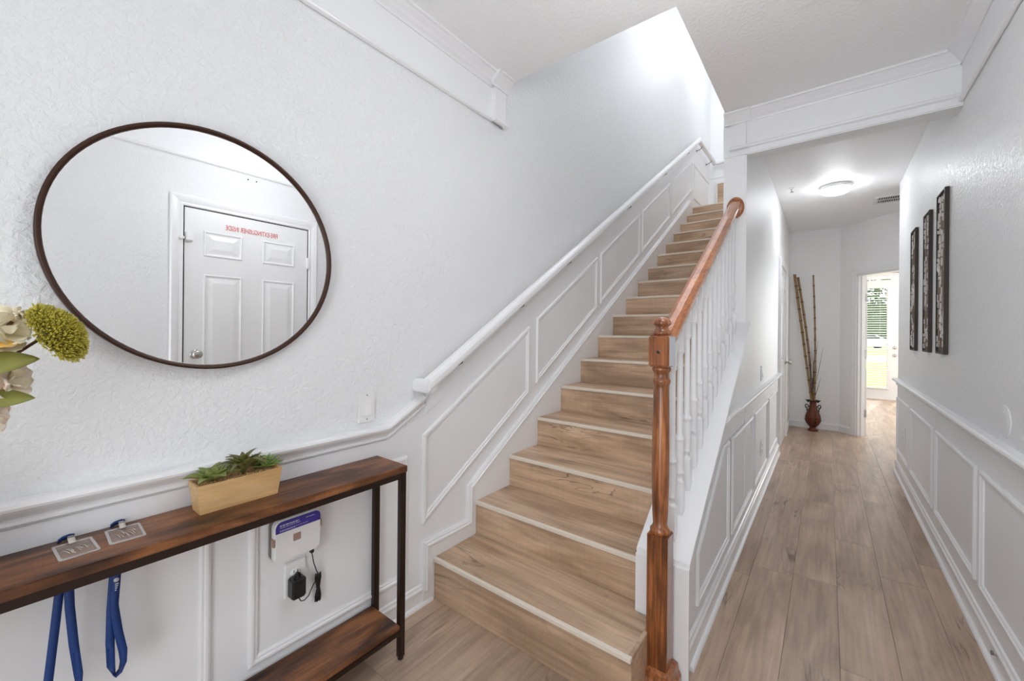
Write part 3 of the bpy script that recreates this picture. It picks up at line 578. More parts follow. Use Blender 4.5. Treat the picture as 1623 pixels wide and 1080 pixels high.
# ------------------------------------------------------------------ switches, outlets, plates
def plate(name, label, Xw, sgn, yc, zc, kind, wd=.072, ht=.12, group=None):
    t = thing(name, label, kind if kind != 'rocker' else 'light switch', (Xw, yc, zc), group)
    f = lambda a, b_: (min(Xw + sgn * a, Xw + sgn * b_), max(Xw + sgn * a, Xw + sgn * b_))
    obj('cover_plate', B(*f(0, .009), yc - wd / 2, yc + wd / 2, zc - ht / 2, zc + ht / 2), 'white_plastic', t, .003)
    if kind == 'rocker':
        obj('rocker', MB().prism([(Xw + sgn * .005, zc - .03), (Xw + sgn * .019, zc - .03), (Xw + sgn * .0115, zc + .004), (Xw + sgn * .0098, zc + .03), (Xw + sgn * .005, zc + .03)], 'Y', yc - .0165, yc + .0165), 'white_plastic', t, .0008)
        for dz in (-.048, .048): obj('screw', MB().lathe([(0, .0094 * sgn), (.003, .0094 * sgn), (.003, .008 * sgn)], (Xw, yc, zc + dz), 'X', 10), 'grey_plastic', t)
    else:
        for dz in (-.021, .021):
            fc = obj('receptacle', MB().lathe([(0, .0105 * sgn), (.017, .0105 * sgn), (.0175, .008 * sgn)], (Xw, yc, zc + dz), 'X', 20, sy=.82), 'white_plastic', t)
            obj('slot', MB().box(*f(.006, .011), yc - .0075, yc - .005, zc + dz - .001, zc + dz + .008).box(*f(.006, .011), yc + .005, yc + .0075, zc + dz - .001, zc + dz + .008).box(*f(.006, .011), yc - .0025, yc + .0025, zc + dz - .011, zc + dz - .006), 'slot', fc)
    return t
plate('light_switch', 'white rocker light switch on the left wall beside the mirror', XL, 1, .933, .943, 'rocker')
plate('wall_outlet', 'white wall outlet with black adapter below the white router', XL + .003, 1, .659, .388, 'outlet')
plate('light_switch', 'white light switch on hall wall beside the sloping knee wall', XH, 1, 3.72, .945, 'rocker')
plate('wall_outlet', 'white wall outlet low in the far panel of the right wall', XR - .003, -1, 4.68, .42, 'outlet')
plate('wall_outlet', 'white wall outlet in the hall wainscot left of the floor', XH + .003, 1, 3.72, .36, 'outlet')
tag(obj('access_panel', B(XH, XH + .008, 6.3, 6.55, .32, .6), 'trim', None, .003), 'small white access panel low on hall wall beside the vase', 'access panel')
tag(obj('round_cover_plate', MB().lathe([(0, -.005), (.056, -.005), (.059, -.0035), (.06, 0)], (XR, 2.285, .938), 'X', 48), 'wall'), 'round white blank cover plate above the right chair rail', 'cover plate')
ds = thing('door_stop', 'small metal door stop peg on the right baseboard', 'door stop', (XR - .018, 2.30, .06))
obj('peg', MB().lathe([(.010, 0), (.010, -.003), (.006, -.006), (.006, -.008)], (XR - .016, 2.30, .07), 'X', 14), 'chrome', ds); obj('rubber_tip', MB().lathe([(.007, -.007), (.008, -.009), (.008, -.013), (0, -.014)], (XR - .016, 2.30, .07), 'X', 14), 'grey_plastic', ds)

# ------------------------------------------------------------------ console table
TX0, TX1, TY0, TY1, TZ = XL + .006, -1.262, -.22, .984, .737
ct = thing('console_table', 'narrow console table with rustic brown boards and dark metal frame', 'table', ((TX0 + TX1) / 2, .38, 0))
obj('tabletop', B(-(TX1 - TX0) / 2, (TX1 - TX0) / 2, -(TY1 - TY0) / 2, (TY1 - TY0) / 2, -.024, 0), 'table', ct, .002, loc=((TX0 + TX1) / 2, (TY0 + TY1) / 2, TZ))
SZ = .135
obj('lower_shelf', B(-(TX1 - TX0) / 2 + .006, (TX1 - TX0) / 2 - .006, -(TY1 - TY0) / 2 + .024, (TY1 - TY0) / 2 - .024, -.018, 0), 'table', ct, .002, loc=((TX0 + TX1) / 2, (TY0 + TY1) / 2, SZ))
for x in (TX0 + .004, TX1 - .026):
    for y in (TY0 + .002, TY1 - .026):
        lg = obj('leg', B(x, x + .022, y, y + .024, .012, TZ - .024), 'black_brown', ct, .0015)
        obj('foot_glide', MB().lathe([(.009, 0), (.011, .004), (.011, .014)], (x + .011, y + .012, 0), 'Z', 12), 'black', lg)
for x in (TX0 + .004, TX1 - .026):
    obj('apron', B(x, x + .022, TY0 + .026, TY1 - .026, TZ - .046, TZ - .024), 'black_brown', ct, .001)
    obj('shelf_rail', B(x, x + .022, TY0 + .026, TY1 - .026, SZ - .036, SZ - .018), 'black_brown', ct, .001)
for y in (TY0 + .002, TY1 - .026):
    obj('apron', B(TX0 + .026, TX1 - .026, y, y + .024, TZ - .046, TZ - .024), 'black_brown', ct, .001)

# planter
PXc, PYc = -1.392, .459
pl = thing('planter_box', 'pale pine trough planter on the console table', 'planter', (PXc, PYc, TZ))
hb, ht_, lb, lt, hh = .033, .042, .1, .109, .082
def frus(hx0, hy0, hx1, hy1, z0, z1): return [(PXc + sx * hx, PYc + sy * hy, z) for (hx, hy, z) in ((hx0, hy0, z0), (hx1, hy1, z1)) for sx, sy in ((-1, -1), (1, -1), (1, 1), (-1, 1))]
o_ = frus(hb, lb, ht_, lt, TZ, TZ + hh); i_ = frus(hb - .006, lb - .006, ht_ - .006, lt - .006, TZ + .01, TZ + hh)
obj('trough', MB().add(o_ + i_, [(3, 2, 1, 0), (8, 9, 10, 11)] + [(i, (i + 1) % 4, 4 + (i + 1) % 4, 4 + i) for i in range(4)] + [(8 + i, 12 + i, 12 + (i + 1) % 4, 8 + (i + 1) % 4) for i in range(4)] + [(4 + i, 4 + (i + 1) % 4, 12 + (i + 1) % 4, 12 + i) for i in range(4)]), 'pine', pl)
random.seed(7); gm = MB(); gm.box(PXc - ht_ + .01, PXc + ht_ - .01, PYc - lt + .01, PYc + lt - .01, TZ + .02, TZ + .07)
for _ in range(420):
    x = PXc + random.uniform(-.034, .034); y = PYc + random.uniform(-.1, .1); r = random.uniform(.0018, .0034); z = TZ + .071 + random.uniform(0, .003)
    gm.add([(x + r, y, z), (x - r, y, z), (x, y + r, z), (x, y - r, z), (x, y, z + r), (x, y, z - r)], [(0, 2, 4), (2, 1, 4), (1, 3, 4), (3, 0, 4), (2, 0, 5), (1, 2, 5), (3, 1, 5), (0, 3, 5)])
g = obj('gravel', gm, 'gravel', pl); g['kind'] = 'stuff'
def leaf_mesh(length, width, droop=.3, cup=.15, thick=.12, tip=1.0, nseg=7, lift=0.):
    """leaf along +X, z up, curving down at the tip"""
    mb = MB(); up = []; dn = []
    for i in range(nseg + 1):
        t = i / nseg; x = length * t * (1 - .12 * droop * t); z = lift * length * math.sin(t * 1.6) - droop * length * t * t
        wv = width * (math.sin(math.pi * min(1, t ** .75 * .94 + .06)) ** .8) * (1 if t < 1 else .02) + width * .03
        for yy, zz in ((-wv / 2, cup * wv), (0, 0), (wv / 2, cup * wv)): up.append((x, yy, z + zz))
        for yy, zz in ((-wv / 2, cup * wv), (0, -thick * wv), (wv / 2, cup * wv)): dn.append((x, yy, z + zz - .0006))
    k = nseg + 1; f = []
    for i in range(nseg):
        for j in range(2):
            a = i * 3 + j; f.append((a, a + 3, a + 4, a + 1)); b_ = k * 3 + a; f.append((b_, b_ + 1, b_ + 4, b_ + 3))
        f += [(i * 3, k * 3 + i * 3, k * 3 + i * 3 + 3, i * 3 + 3), (i * 3 + 2, i * 3 + 5, k * 3 + i * 3 + 5, k * 3 + i * 3 + 2)]
    f += [(0, 1, 2, k * 3 + 2, k * 3 + 1, k * 3), (nseg * 3, k * 3 + nseg * 3, k * 3 + nseg * 3 + 1, k * 3 + nseg * 3 + 2, nseg * 3 + 2, nseg * 3 + 1)]
    return mb.add(up + dn, f, True)
def place(o, loc, az, el, roll=0, s=1.):
    o.rotation_euler = (Matrix.Rotation(az, 3, 'Z') @ Matrix.Rotation(-el, 3, 'Y') @ Matrix.Rotation(roll, 3, 'X')).to_euler(); o.location = loc; o.scale = (s, s, s)
def rosette_plant(label, loc, rings, m, group='succulents in the pine planter'):
    t = thing('succulent', label, 'plant', loc, group)
    for n, ln, wd, el, dr, ph, lift in rings:
        me = leaf_mesh(ln, wd, dr, .18, .22, lift=lift).mesh('leaf')
        for k in range(n):
            ln *= 1; o = obj('leaf', me, m, t); o.matrix_parent_inverse = Matrix.Identity(4)
            place(o, (0, 0, .004), 2 * math.pi * k / n + ph + random.uniform(-.12, .12), el + random.uniform(-.1, .1), 0, 1.18 * random.uniform(.88, 1.08))
    return t
zp = TZ + .076
rosette_plant('leafy green succulent rosette at the left end of the planter', (PXc + .004, PYc - .062, zp), ((7, .062, .026, .2, .25, .1, .3), (6, .05, .024, .55, .1, .5, .2), (5, .038, .02, .95, 0, .2, .1), (3, .026, .014, 1.3, 0, .4, 0)), 'leaf')
rosette_plant('dark olive succulent with long curling leaves in middle of planter', (PXc + .008, PYc + .012, zp), ((6, .085, .02, .62, .75, .3, .5), (6, .07, .02, .95, .45, .8, .4), (4, .05, .016, 1.25, .1, .2, .2)), 'leaf_dark')
rosette_plant('dark curled succulent tuft right of the long-leaved one', (PXc - .008, PYc + .052, zp), ((6, .05, .013, .75, .8, .3, .5), (5, .045, .012, 1.1, .4, .8, .4)), 'leaf_dark')
rosette_plant('bright green spiky succulent at the right end of planter', (PXc - .004, PYc + .082, zp), ((9, .044, .012, .3, .1, .1, .1), (8, .042, .012, .75, 0, .4, 0), (6, .036, .011, 1.15, 0, .2, 0)), 'leaf_bright')

# badges with lanyards
def badge(label, yc, xc, rot, lan):
    t = thing('badge_holder', label, 'badge', (xc, yc, TZ), 'badge holders on the console table')
    Mx = Matrix.Translation((xc, yc, TZ)) @ Matrix.Rotation(rot, 4, 'Z')
    def tr(mb): mb.v = [tuple(Mx @ Vector(p)) for p in mb.v]; return mb
    wd, ln = .066, .1        # across Y, along X
    rr = []
    for cx, cy, a0 in ((ln / 2 - .006, wd / 2 - .006, 0), (-ln / 2 + .006, wd / 2 - .006, 90), (-ln / 2 + .006, -wd / 2 + .006, 180), (ln / 2 - .006, -wd / 2 + .006, 270)):
        rr += [(cx + .006 * math.cos(R(a0 + q)), cy + .006 * math.sin(R(a0 + q))) for q in (0, 30, 60, 90)]
    body = obj('sleeve', tr(MB().prism(rr, 'Z', .0005, .0018)), 'clear', t)
    inn = [(x * .86, y * .84) for x, y in rr]
    n = len(rr); v = [(x, y, .0026) for x, y in rr] + [(x, y, .0026) for x, y in inn] + [(x, y, .0012) for x, y in rr] + [(x, y, .0012) for x, y in inn]
    f = []
    for i in range(n):
        j = (i + 1) % n; f += [(i, j, n + j, n + i), (2 * n + i, 3 * n + i, 3 * n + j, 2 * n + j), (i, 2 * n + i, 2 * n + j, j), (n + i, n + j, 3 * n + j, 3 * n + i)]
    obj('welded_edge', tr(MB().add(v, f)), M['clear_edge'], body)
    wr_ = MB()
    for k in range(7):
        y0 = random.uniform(-.02, .016); x0 = random.uniform(-.03, .0); wr_.tube([(x0, y0, .0024), (x0 + .012, y0 + .004, .0034), (x0 + random.uniform(.02, .035), y0 + .007, .0024)], .0007, 5)
    obj('wrinkle', tr(wr_), 'vinyl_edge', body)
    obj('strap', tr(MB().ribbon([(-.036, 0, .004), (-.046, 0, .005), (-.056, 0, .008), (-.064, 0, .009)], (0, 1, 0), .012)), 'vinyl_edge', t)
    obj('clip', tr(MB().box(-.070, -.058, -.006, .006, .006, .012)), 'chrome', t, .001)
    obj('ribbon_loop', tr(MB().ribbon([(-.064, -.02, .006), (-.072, -.012, .008), (-.074, 0, .009), (-.07, .007, .008)], (.3, 0, 1), .011)), 'blue', t)
    obj('lanyard', lan, 'blue', t)
    return t
m, nt, b = mat('clear_vinyl_edge'); nt.nodes.remove(b)
tb = N(nt, 'ShaderNodeBsdfTransparent'); gl = N(nt, 'ShaderNodeBsdfPrincipled'); gl.inputs['Base Color'].default_value = (.8, .78, .76, 1); gl.inputs['Roughness'].default_value = .2; mxs = N(nt, 'ShaderNodeMixShader'); mxs.inputs[0].default_value = .4
nt.links.new(tb.outputs[0], mxs.inputs[1]); nt.links.new(gl.outputs[0], mxs.inputs[2]); nt.links.new(mxs.outputs[0], nt.nodes['Material Output'].inputs[0]); M['clear_edge'] = m
random.seed(3)
LX = -1.27          # the ribbons hang behind the front apron
LXb = TX0 + .06
LXb = -1.40
lan1 = MB().ribbon([(LXb, .107, TZ - .04), (LXb, .105, .658), (LXb, .098, .566), (LXb, .088, .442), (LXb, .086, .40), (LXb, .088, .37)], (0, 1, .1), .0155)
lan1.ribbon([(LXb + .004, .117, TZ - .04), (LXb + .004, .118, .656), (LXb + .004, .120, .596), (LXb + .004, .127, .505), (LXb + .004, .135, .43), (LXb + .003, .136, .40), (LXb, .13, .375), (LXb, .11, .362), (LXb, .092, .366)], [(0, 1, 0)] * 4 + [(.5, .8, 0), (.9, .4, 0), (1, 0, 0), (1, 0, 0), (1, 0, 0)], .0165)
lan2 = MB().ribbon([(LXb, .195, TZ - .04), (LXb, .195, .653), (LXb, .190, .552), (LXb, .189, .469), (LXb, .191, .41), (LXb, .196, .386)], [(0, 1, 0)] * 4 + [(.6, .8, 0), (1, .2, 0)], .0165)
lan2.ribbon([(LXb + .004, .2, TZ - .04), (LXb + .004, .2, .655), (LXb + .004, .195, .56), (LXb + .004, .203, .492), (LXb + .004, .212, .439), (LXb + .003, .213, .41), (LXb, .208, .388), (LXb, .199, .381), (LXb, .194, .39)], [(0, 1, 0)] * 4 + [(.3, 1, 0), (.8, .6, 0), (1, .2, 0), (1, 0, 0), (1, 0, 0)], .0165)
m2_ = m.copy(); m2_.name = 'clear_vinyl_sleeve'; M['clear'] = m2_
[n for n in m2_.node_tree.nodes if n.type == 'MIX_SHADER'][0].inputs[0].default_value = .13
badge('clear plastic badge holder, the left of two on the console table', .127, -1.372, R(3), lan1)
b2 = badge('clear plastic badge holder, the right one nearer the planter', .212, -1.380, R(-2), lan2)
pm = MB()
for k, (dz, ww) in enumerate(((0, .005), (.005, .007), (.010, .008), (.015, .006), (.020, .008))): pm.box(LXb + .0052, LXb + .0064, .199 - ww / 2, .199 + ww / 2, .636 + dz, .6385 + dz)
pm.lathe([(0, .001), (.0052, .001), (.0052, 0)], (LXb + .0056, .1985, .6235), 'X', 20)
for k in range(4): pm.box(LXb + .0052, LXb + .0064, .196, .196 + .007 - k * .0013, .612 - k * .005, .6143 - k * .005)
obj('printed_marks', pm, 'print', b2)

# router and adapter
rt = thing('wifi_router', 'white rounded wifi box with purple label mounted on left wall', 'router', (XL, .656, .47))
def rrect(cy, cz, hw, hh_, r, n=6):
    o = []
    for sy, sz, a0 in ((1, 1, 0), (-1, 1, 90), (-1, -1, 180), (1, -1, 270)):
        o += [(cy + sy * (hw - r) + r * math.cos(R(a0 + 90 * q / n)), cz + sz * (hh_ - r) + r * math.sin(R(a0 + 90 * q / n))) for q in range(n + 1)]
    return o
RX = XL + .006; RC = (.656, .545)
body = obj('case', MB().prism(rrect(*RC, .078, .070, .022), 'X', RX + .002, RX + .034), 'white_plastic', rt, .004)
obj('back_shell', MB().prism(rrect(RC[0] - .004, RC[1] + .004, .079, .070, .024), 'X', XL + .003, RX + .012), 'grey_plastic', rt, .003)
lb_ = [p for p in rrect(RC[0], RC[1], .0745, .0665, .02) if p[1] > RC[1] + .032]; lb_ = [(RC[0] + .0745, RC[1] + .03)] + lb_ + [(RC[0] - .0745, RC[1] + .03)]
lab = obj('label', MB().prism(lb_, 'X', RX + .034, RX + .0346), 'purple', rt)
random.seed(11); pm = MB()
def dashes(y, z, wtot, h):
    while wtot > 0:
        q = random.uniform(.004, .011); pm.box(RX + .0346, RX + .035, y, y + min(q, wtot), z, z + h); y += q + .0018; wtot -= q + .0018
dashes(RC[0] - .062, RC[1] + .052, .062, .0038); dashes(RC[0] - .062, RC[1] + .0465, .066, .0018); dashes(RC[0] - .062, RC[1] + .0375, .092, .0014); dashes(RC[0] - .062, RC[1] + .0345, .05, .0014); dashes(RC[0] + .024, RC[1] + .054, .03, .0018)
obj('printed_lines', pm, 'print', lab)
obj('button', MB().prism(rrect(RC[0] - .006, RC[1] - .0, .0125, .0125, .003), 'X', RX + .034, RX + .0352), 'taupe', rt)
for y, s in ((RC[0] - .078, -1), (RC[0] + .078, 1)):
    obj('side_clip', B(y - .005, y + .005, 0, 1, 0, 1) if False else B(RX + .012, RX + .033, y - .003, y + .003, RC[1] + (-.012 if s < 0 else .005), RC[1] + (.014 if s < 0 else .028)), 'taupe', rt, .001)
ad = thing('power_adapter', 'black power adapter plugged in below the router with bundled cord', 'adapter', (XL + .012, .655, .34))
obj('brick', B(XL + .013, XL + .055, .631, .677, .335, .402), 'black', ad, .005, seg=3)
obj('plug_loop', MB().tube([(XL + .034, .646, .398), (XL + .036, .646, .412), (XL + .036, .654, .418), (XL + .036, .662, .412), (XL + .034, .662, .398)], .0035, 8), 'black', ad)
obj('cord', MB().tube([(XL + .035, .660, .338), (XL + .036, .661, .325), (XL + .034, .668, .312), (XL + .03, .682, .306), (XL + .026, .698, .312), (XL + .022, .71, .33), (XL + .02, .722, .345), (XL + .018, .73, .352)], .0018, 6).tube([(XL + .03, .706, .475), (XL + .028, .708, .455), (XL + .024, .716, .42), (XL + .02, .728, .385), (XL + .018, .734, .372)], .0018, 6), 'black', ad)
obj('plug', B(XL + .022, XL + .036, .7, .712, .462, .478), 'black', ad, .002)
bm_ = MB()
for k in range(5):
    dy = (k - 2) * .0042; bm_.tube([(XL + .018 + (k % 2) * .004, .735 + dy, .372), (XL + .018, .735 + dy * 1.15, .355), (XL + .02, .735 + dy * .45, .322), (XL + .018, .735 + dy * 1.15, .29), (XL + .018 + (k % 2) * .004, .735 + dy, .272)], .0028, 6)
bm_.tube([(XL + .015, .729, .322), (XL + .024, .735, .322), (XL + .015, .741, .322)], .002, 6)
obj('cord_bundle', bm_, 'black', ad)

# ------------------------------------------------------------------ flower arrangement on the left end of the table
FX, FY = -1.33, -.11
fb = thing('flower_vase', 'white ceramic vase on the left end of the console table', 'vase', (FX, FY, TZ))
obj('vessel', MB().lathe([(0, 0), (.04, 0), (.05, .01), (.06, .06), (.055, .12), (.04, .17), (.036, .2), (.042, .215), (.038, .215), (.032, .2), (.036, .17), (.05, .12), (0, .1)], (FX, FY, TZ), 'Z', 32), 'ceramic', fb)
def stem_to(t, tip): obj('stem', MB().tube([(FX, FY, TZ + .18), (FX, FY + .02, TZ + .27), ((FX + tip[0]) / 2, (FY + tip[1]) / 2 + .01, (TZ + .3 + tip[2]) / 2 + .02), tip], .003, 6), 'stem', t)
random.seed(21)
def petal_mesh(ln, wd):
    mb = MB(); nu, nv = 8, 6; vs = []
    for side in (0, 1):
        for i in range(nu + 1):
            t = i / nu; hw_ = wd / 2 * (.16 + .84 * math.sin(min(1, t * 1.18) * math.pi / 2)) * (1 if t < .72 else math.sqrt(max(0, 1 - ((t - .72) / .2805) ** 2)) * .98 + .02)
            for j in range(nv + 1):
                v = j / nv * 2 - 1
                vs.append((ln * t, hw_ * v, ln * (.32 * math.sin(t * 1.9) - .2 * t ** 3 + .16 * v * v * (1 - .4 * t)) + .002 * math.sin(9 * v + 5 * t) - side * .0007))
    k = (nu + 1) * (nv + 1); f = []
    for i in range(nu):
        for j in range(nv):
            a = i * (nv + 1) + j; f += [(a, a + nv + 1, a + nv + 2, a + 1), (k + a, k + a + 1, k + a + nv + 2, k + a + nv + 1)]
    return mb.add(vs, f, True)
def bloom(label, c, r, mt, az, el, inner='petal', n=(5, 6, 4)):
    t = thing('flower', label, 'flower', c, 'cream silk flowers in the bouquet')
    stem_to(t, (c[0], c[1] - .015, c[2] - .01))
    base = Matrix.Rotation(az, 4, 'Z') @ Matrix.Rotation(-el, 4, 'Y')     # local +X is the flower's facing
    for ring, (k, ln, tilt) in enumerate(((n[0], r, .25), (n[1], r * .82, .65), (n[2], r * .55, 1.05))):
        me = petal_mesh(ln, ln * 1.05).mesh('petal')
        for q in range(k):
            o = obj('petal', me, mt if ring < 2 else inner, t); a = 2 * math.pi * q / k + ring * .5 + random.uniform(-.2, .2)
            Mt = base @ Matrix.Rotation(a, 4, 'X') @ Matrix.Rotation(-R(90), 4, 'Y') @ Matrix.Rotation(tilt * 1.0, 4, 'Y')
            o.matrix_parent_inverse = Matrix.Identity(4); o.rotation_euler = Mt.to_euler(); o.location = (random.uniform(-.002, .002),) * 3; s = random.uniform(.9, 1.12); o.scale = (s, s, s)
    return t
bloom('cream silk flower at the top left edge of the bouquet', (-1.31, .008, 1.25), .056, 'petal', R(35), .5, 'petal')
bloom('blush silk flower in the middle of the bouquet below the green leaf', (-1.31, .028, 1.142), .044, 'petal_pink', R(55), .1)
bloom('pale blush silk flower lowest in the bouquet', (-1.31, -.004, 1.07), .044, 'petal_pink', R(40), -.2)
bloom('small pale silk blossom between the cream flower and green head', (-1.32, .045, 1.272), .02, 'petal', R(60), .5)
for lab, c, ln, az, el, rl in (('olive green silk leaf below the yellow green flower head', (-1.28, -.018, 1.172), .085, R(84), .16, 1.0), ('olive silk leaf at the lowest blush flower', (-1.28, -.012, 1.108), .072, R(84), -.03, .9), ('golden brown silk leaf under the cream flower', (-1.295, -.02, 1.212), .06, R(80), .05, .6)):
    t = thing('silk_leaf', lab, 'leaf', c, 'silk leaves in the bouquet')
    o = obj('blade', leaf_mesh(ln, ln * .56, .05, .1, .02, lift=.08, nseg=10).mesh('blade'), 'leaf_olive' if 'golden' not in lab else 'petal_gold', t); o.matrix_parent_inverse = Matrix.Identity(4); place(o, (0, 0, 0), az, el, rl)
    stem_to(t, c)
sd = thing('sedum_head', 'yellow green fuzzy flower head reaching towards the round mirror', 'flower', (-1.32, .06, 1.2))
stem_to(sd, (-1.31, .062, 1.222))
bm_ = MB(); ctr = Vector((-1.31, .066, 1.225)); axd = Vector((.5, .74, .42)).normalized()
sv = axd.cross(Vector((0, 0, 1))).normalized(); uv = sv.cross(axd)
for k in range(14):
    a = 2 * math.pi * k / 14; e = ctr + (axd * .55 + (sv * math.cos(a) + uv * math.sin(a)) * .6) * .06
    bm_.tube([ctr - axd * .008, (ctr + e) / 2 + axd * .003, e], .0012, 5)
obj('stalks', bm_, 'leaf_olive', sd)
bm_ = MB()
for k in range(2600):
    a = random.uniform(0, 2 * math.pi); q = math.sqrt(random.random()) * 1.02
    d = (axd * (1 - .52 * q * q) + (sv * math.cos(a) + uv * math.sin(a)) * q * .98); d_ = d.normalized(); p = ctr + d * .07 * random.uniform(.7, 1.02) ** .6; r = random.uniform(.0013, .0022); ln = random.uniform(.005, .009)
    s1 = d_.cross(Vector((.3, .2, .9))).normalized() * r; s2 = d_.cross(s1).normalized() * r
    bm_.add([p - d_ * ln + s1 * .4, p - d_ * ln - s1 * .4, p + s1, p + s2, p - s1, p - s2, p + d_ * .003], [(2, 3, 6), (3, 4, 6), (4, 5, 6), (5, 2, 6), (0, 3, 2), (0, 1, 4, 3), (1, 5, 4), (1, 0, 2, 5)])
core = MB(); nq, na = 6, 24
cv = [ctr + axd * .056]
for i in range(1, nq + 1):
    for j in range(na):
        q = i / nq * .96; a = 2 * math.pi * j / na; cv.append(ctr + (axd * (1 - .52 * q * q) + (sv * math.cos(a) + uv * math.sin(a)) * q * .98) * .056)
cf = [(0, 1 + j, 1 + (j + 1) % na) for j in range(na)] + [(1 + (i - 1) * na + j, 1 + i * na + j, 1 + i * na + (j + 1) % na, 1 + (i - 1) * na + (j + 1) % na) for i in range(1, nq) for j in range(na)]
cv.append(ctr + axd * .012); cf += [(len(cv) - 1, 1 + (nq - 1) * na + (j + 1) % na, 1 + (nq - 1) * na + j) for j in range(na)]
obj('flower_core', core.add(cv, cf, True), 'leaf_olive', sd)
fh = obj('florets', bm_, 'sedum', sd); fh['kind'] = 'stuff'

# ------------------------------------------------------------------ wall art
random.seed(9)
def art(label, y0, y1, z0, z1):
    t = thing('wall_art_panel', label, 'wall art', (XR, (y0 + y1) / 2, z0), 'narrow wall art panels')
    obj('backing', B(XR - .009, XR - .002, y0 + .008, y1 - .008, z0 + .008, z1 - .008), 'art_dark', t)
    for nm, a in (('frame_side', (y0, y0 + .014, z0, z1)), ('frame_side', (y1 - .008, y1, z0, z1)), ('frame_end', (y0 + .014, y1 - .008, z0, z0 + .01)), ('frame_end', (y0 + .014, y1 - .008, z1 - .01, z1))):
        obj(nm, B(XR - .019, XR - .001, *a), 'art_dark', t, .002)
    li, mi = MB(), MB(); y = y0 + .028; ncol = 9; cw = (y1 - y0 - .03) / ncol
    for c in range(ncol):
        z = z0 + .02 + random.uniform(0, .02)
        while z < z1 - .03:
            q = random.random(); yc = y0 + .018 + cw * (c + .5)
            if q < .6:
                ln = min(random.uniform(.018, .05), z1 - .018 - z); wd = cw * random.uniform(.55, .95)
                if ln > .01: li.prism(rrect(yc, z + ln / 2, min(wd, ln) / 2, ln / 2, min(wd, ln) * .48, 4), 'X', XR - .008, XR - random.uniform(.013, .017))
            elif q < .9:
                ln = min(random.uniform(.05, .16), z1 - .018 - z); wd = cw * random.uniform(.22, .4)
                if ln > .01: mi.prism(rrect(yc + random.uniform(-.2, .2) * cw, z + ln / 2, min(wd, ln) / 2, ln / 2, min(wd, ln) * .4, 3), 'X', XR - .008, XR - random.uniform(.012, .016))
            else: ln = random.uniform(.02, .06)
            z += ln + random.uniform(.003, .01)
    a = obj('inlay', li, 'art_light', t); a['kind'] = 'stuff'; a = obj('inlay_rods', mi, 'art_mid', t); a['kind'] = 'stuff'
art('dark framed mosaic panel, farthest of three on the right wall', 4.13, 4.335, 1.14, 2.04)
art('dark framed mosaic panel, middle of three on the right wall', 3.625, 3.82, 1.145, 2.045)
art('dark framed mosaic panel, nearest of three on the right wall', 3.19, 3.405, 1.148, 2.065)

# ------------------------------------------------------------------ ceiling things
def lamp(name, label, c, r, h, e, colr=(246, 250, 255), drop=0.):
    t = thing(name, label, 'ceiling light', c); z = (c[0], c[1], c[2] - drop)
    obj('base_ring', MB().lathe([(r * 1.06, 0), (r * 1.06, -h * .42), (r * 1.0, -h * .46), (0, -h * .46)] if not drop else [(.07, 0), (.07, -.012), (.012, -.02), (.01, -drop), (0, -drop)], c, 'Z', 48), 'white_plastic', t)
    obj('diffuser', MB().lathe([(r * .5, -h * .44), (r * .97, -h * .46), (r, -h * .55), (r * .97, -h * .75), (r * .8, -h * .92), (r * .5, -h), (0, -h * 1.02)] if not drop else [(0, 0), (r * .5, -h * .03), (r * .85, -h * .2), (r, -h * .5), (r * .85, -h * .8), (r * .5, -h * .97), (0, -h)], z, 'Z', 48), emit(name + '_glow', colr, e), t)
    return t
lamp('hall_ceiling_light', 'round white flush ceiling light glowing in the hall', (.055, 4.86, ZC), .112, .075, LAMP_HALL)
lamp('foyer_ceiling_light', 'round globe ceiling light hanging over the entry, above the view', (-.2, 1.18, ZC), .13, .16, LAMP_FOYER, drop=.22)
lamp('unseen_stairwell_light', 'round ceiling light high above the stair landing', (-.95, 5.9, 5.35), .2, .24, LAMP_STAIR, drop=.2)
lamp('unseen_stairwell_light', 'added unseen light brightening the middle of the stairs from high above', (-1.0, 3.7, 5.35), .2, .24, LAMP_STAIR * 2.3, drop=.2)  # extra lamp, out of view, added to brighten the wall along mid-flight
vt = thing('ceiling_vent', 'white louvred air vent in the hall ceiling beside the light', 'vent', (.47, 5.64, ZC))
vx0, vx1, vy0, vy1 = .375, .68, 5.5, 5.76
obj('duct', B(vx0 + .02, vx1 - .02, vy0 + .02, vy1 - .02, ZC - .004, ZC - .001), 'vent_dark', vt)
obj('frame', MB().box(vx0, vx1, vy0, vy0 + .028, ZC - .01, ZC).box(vx0, vx1, vy1 - .028, vy1, ZC - .01, ZC).box(vx0, vx0 + .025, vy0 + .028, vy1 - .028, ZC - .01, ZC).box(vx1 - .025, vx1, vy0 + .028, vy1 - .028, ZC - .01, ZC), 'vent', vt, .002)
obj('divider', B(vx0 + .02, vx1 - .02, (vy0 + vy1) / 2 - .006, (vy0 + vy1) / 2 + .006, ZC - .012, ZC - .003), 'vent', vt)
sm = MB().prism([(-.006, -.012), (-.0045, -.012), (.006, -.003), (.0045, -.003)], 'Y', -(vy1 - vy0) / 2 + .03, (vy1 - vy0) / 2 - .03).mesh('louvre')
for k in range(15): obj('louvre', sm, 'vent', vt, loc=(vx0 + .032 + k * .0172, (vy0 + vy1) / 2, ZC))
sp = thing('fire_sprinkler', 'small white fire sprinkler head on the hall ceiling', 'sprinkler', (-.277, 4.70, ZC))
obj('escutcheon', MB().lathe([(.036, 0), (.034, -.006), (.014, -.01), (.0, -.01)], (-.277, 4.70, ZC), 'Z', 24), 'white_plastic', sp)
obj('head', MB().lathe([(.008, -.008), (.008, -.02), (.005, -.024), (.005, -.034), (.016, -.036), (.016, -.038), (0, -.038)], (-.277, 4.70, ZC), 'Z', 16), 'chrome', sp)
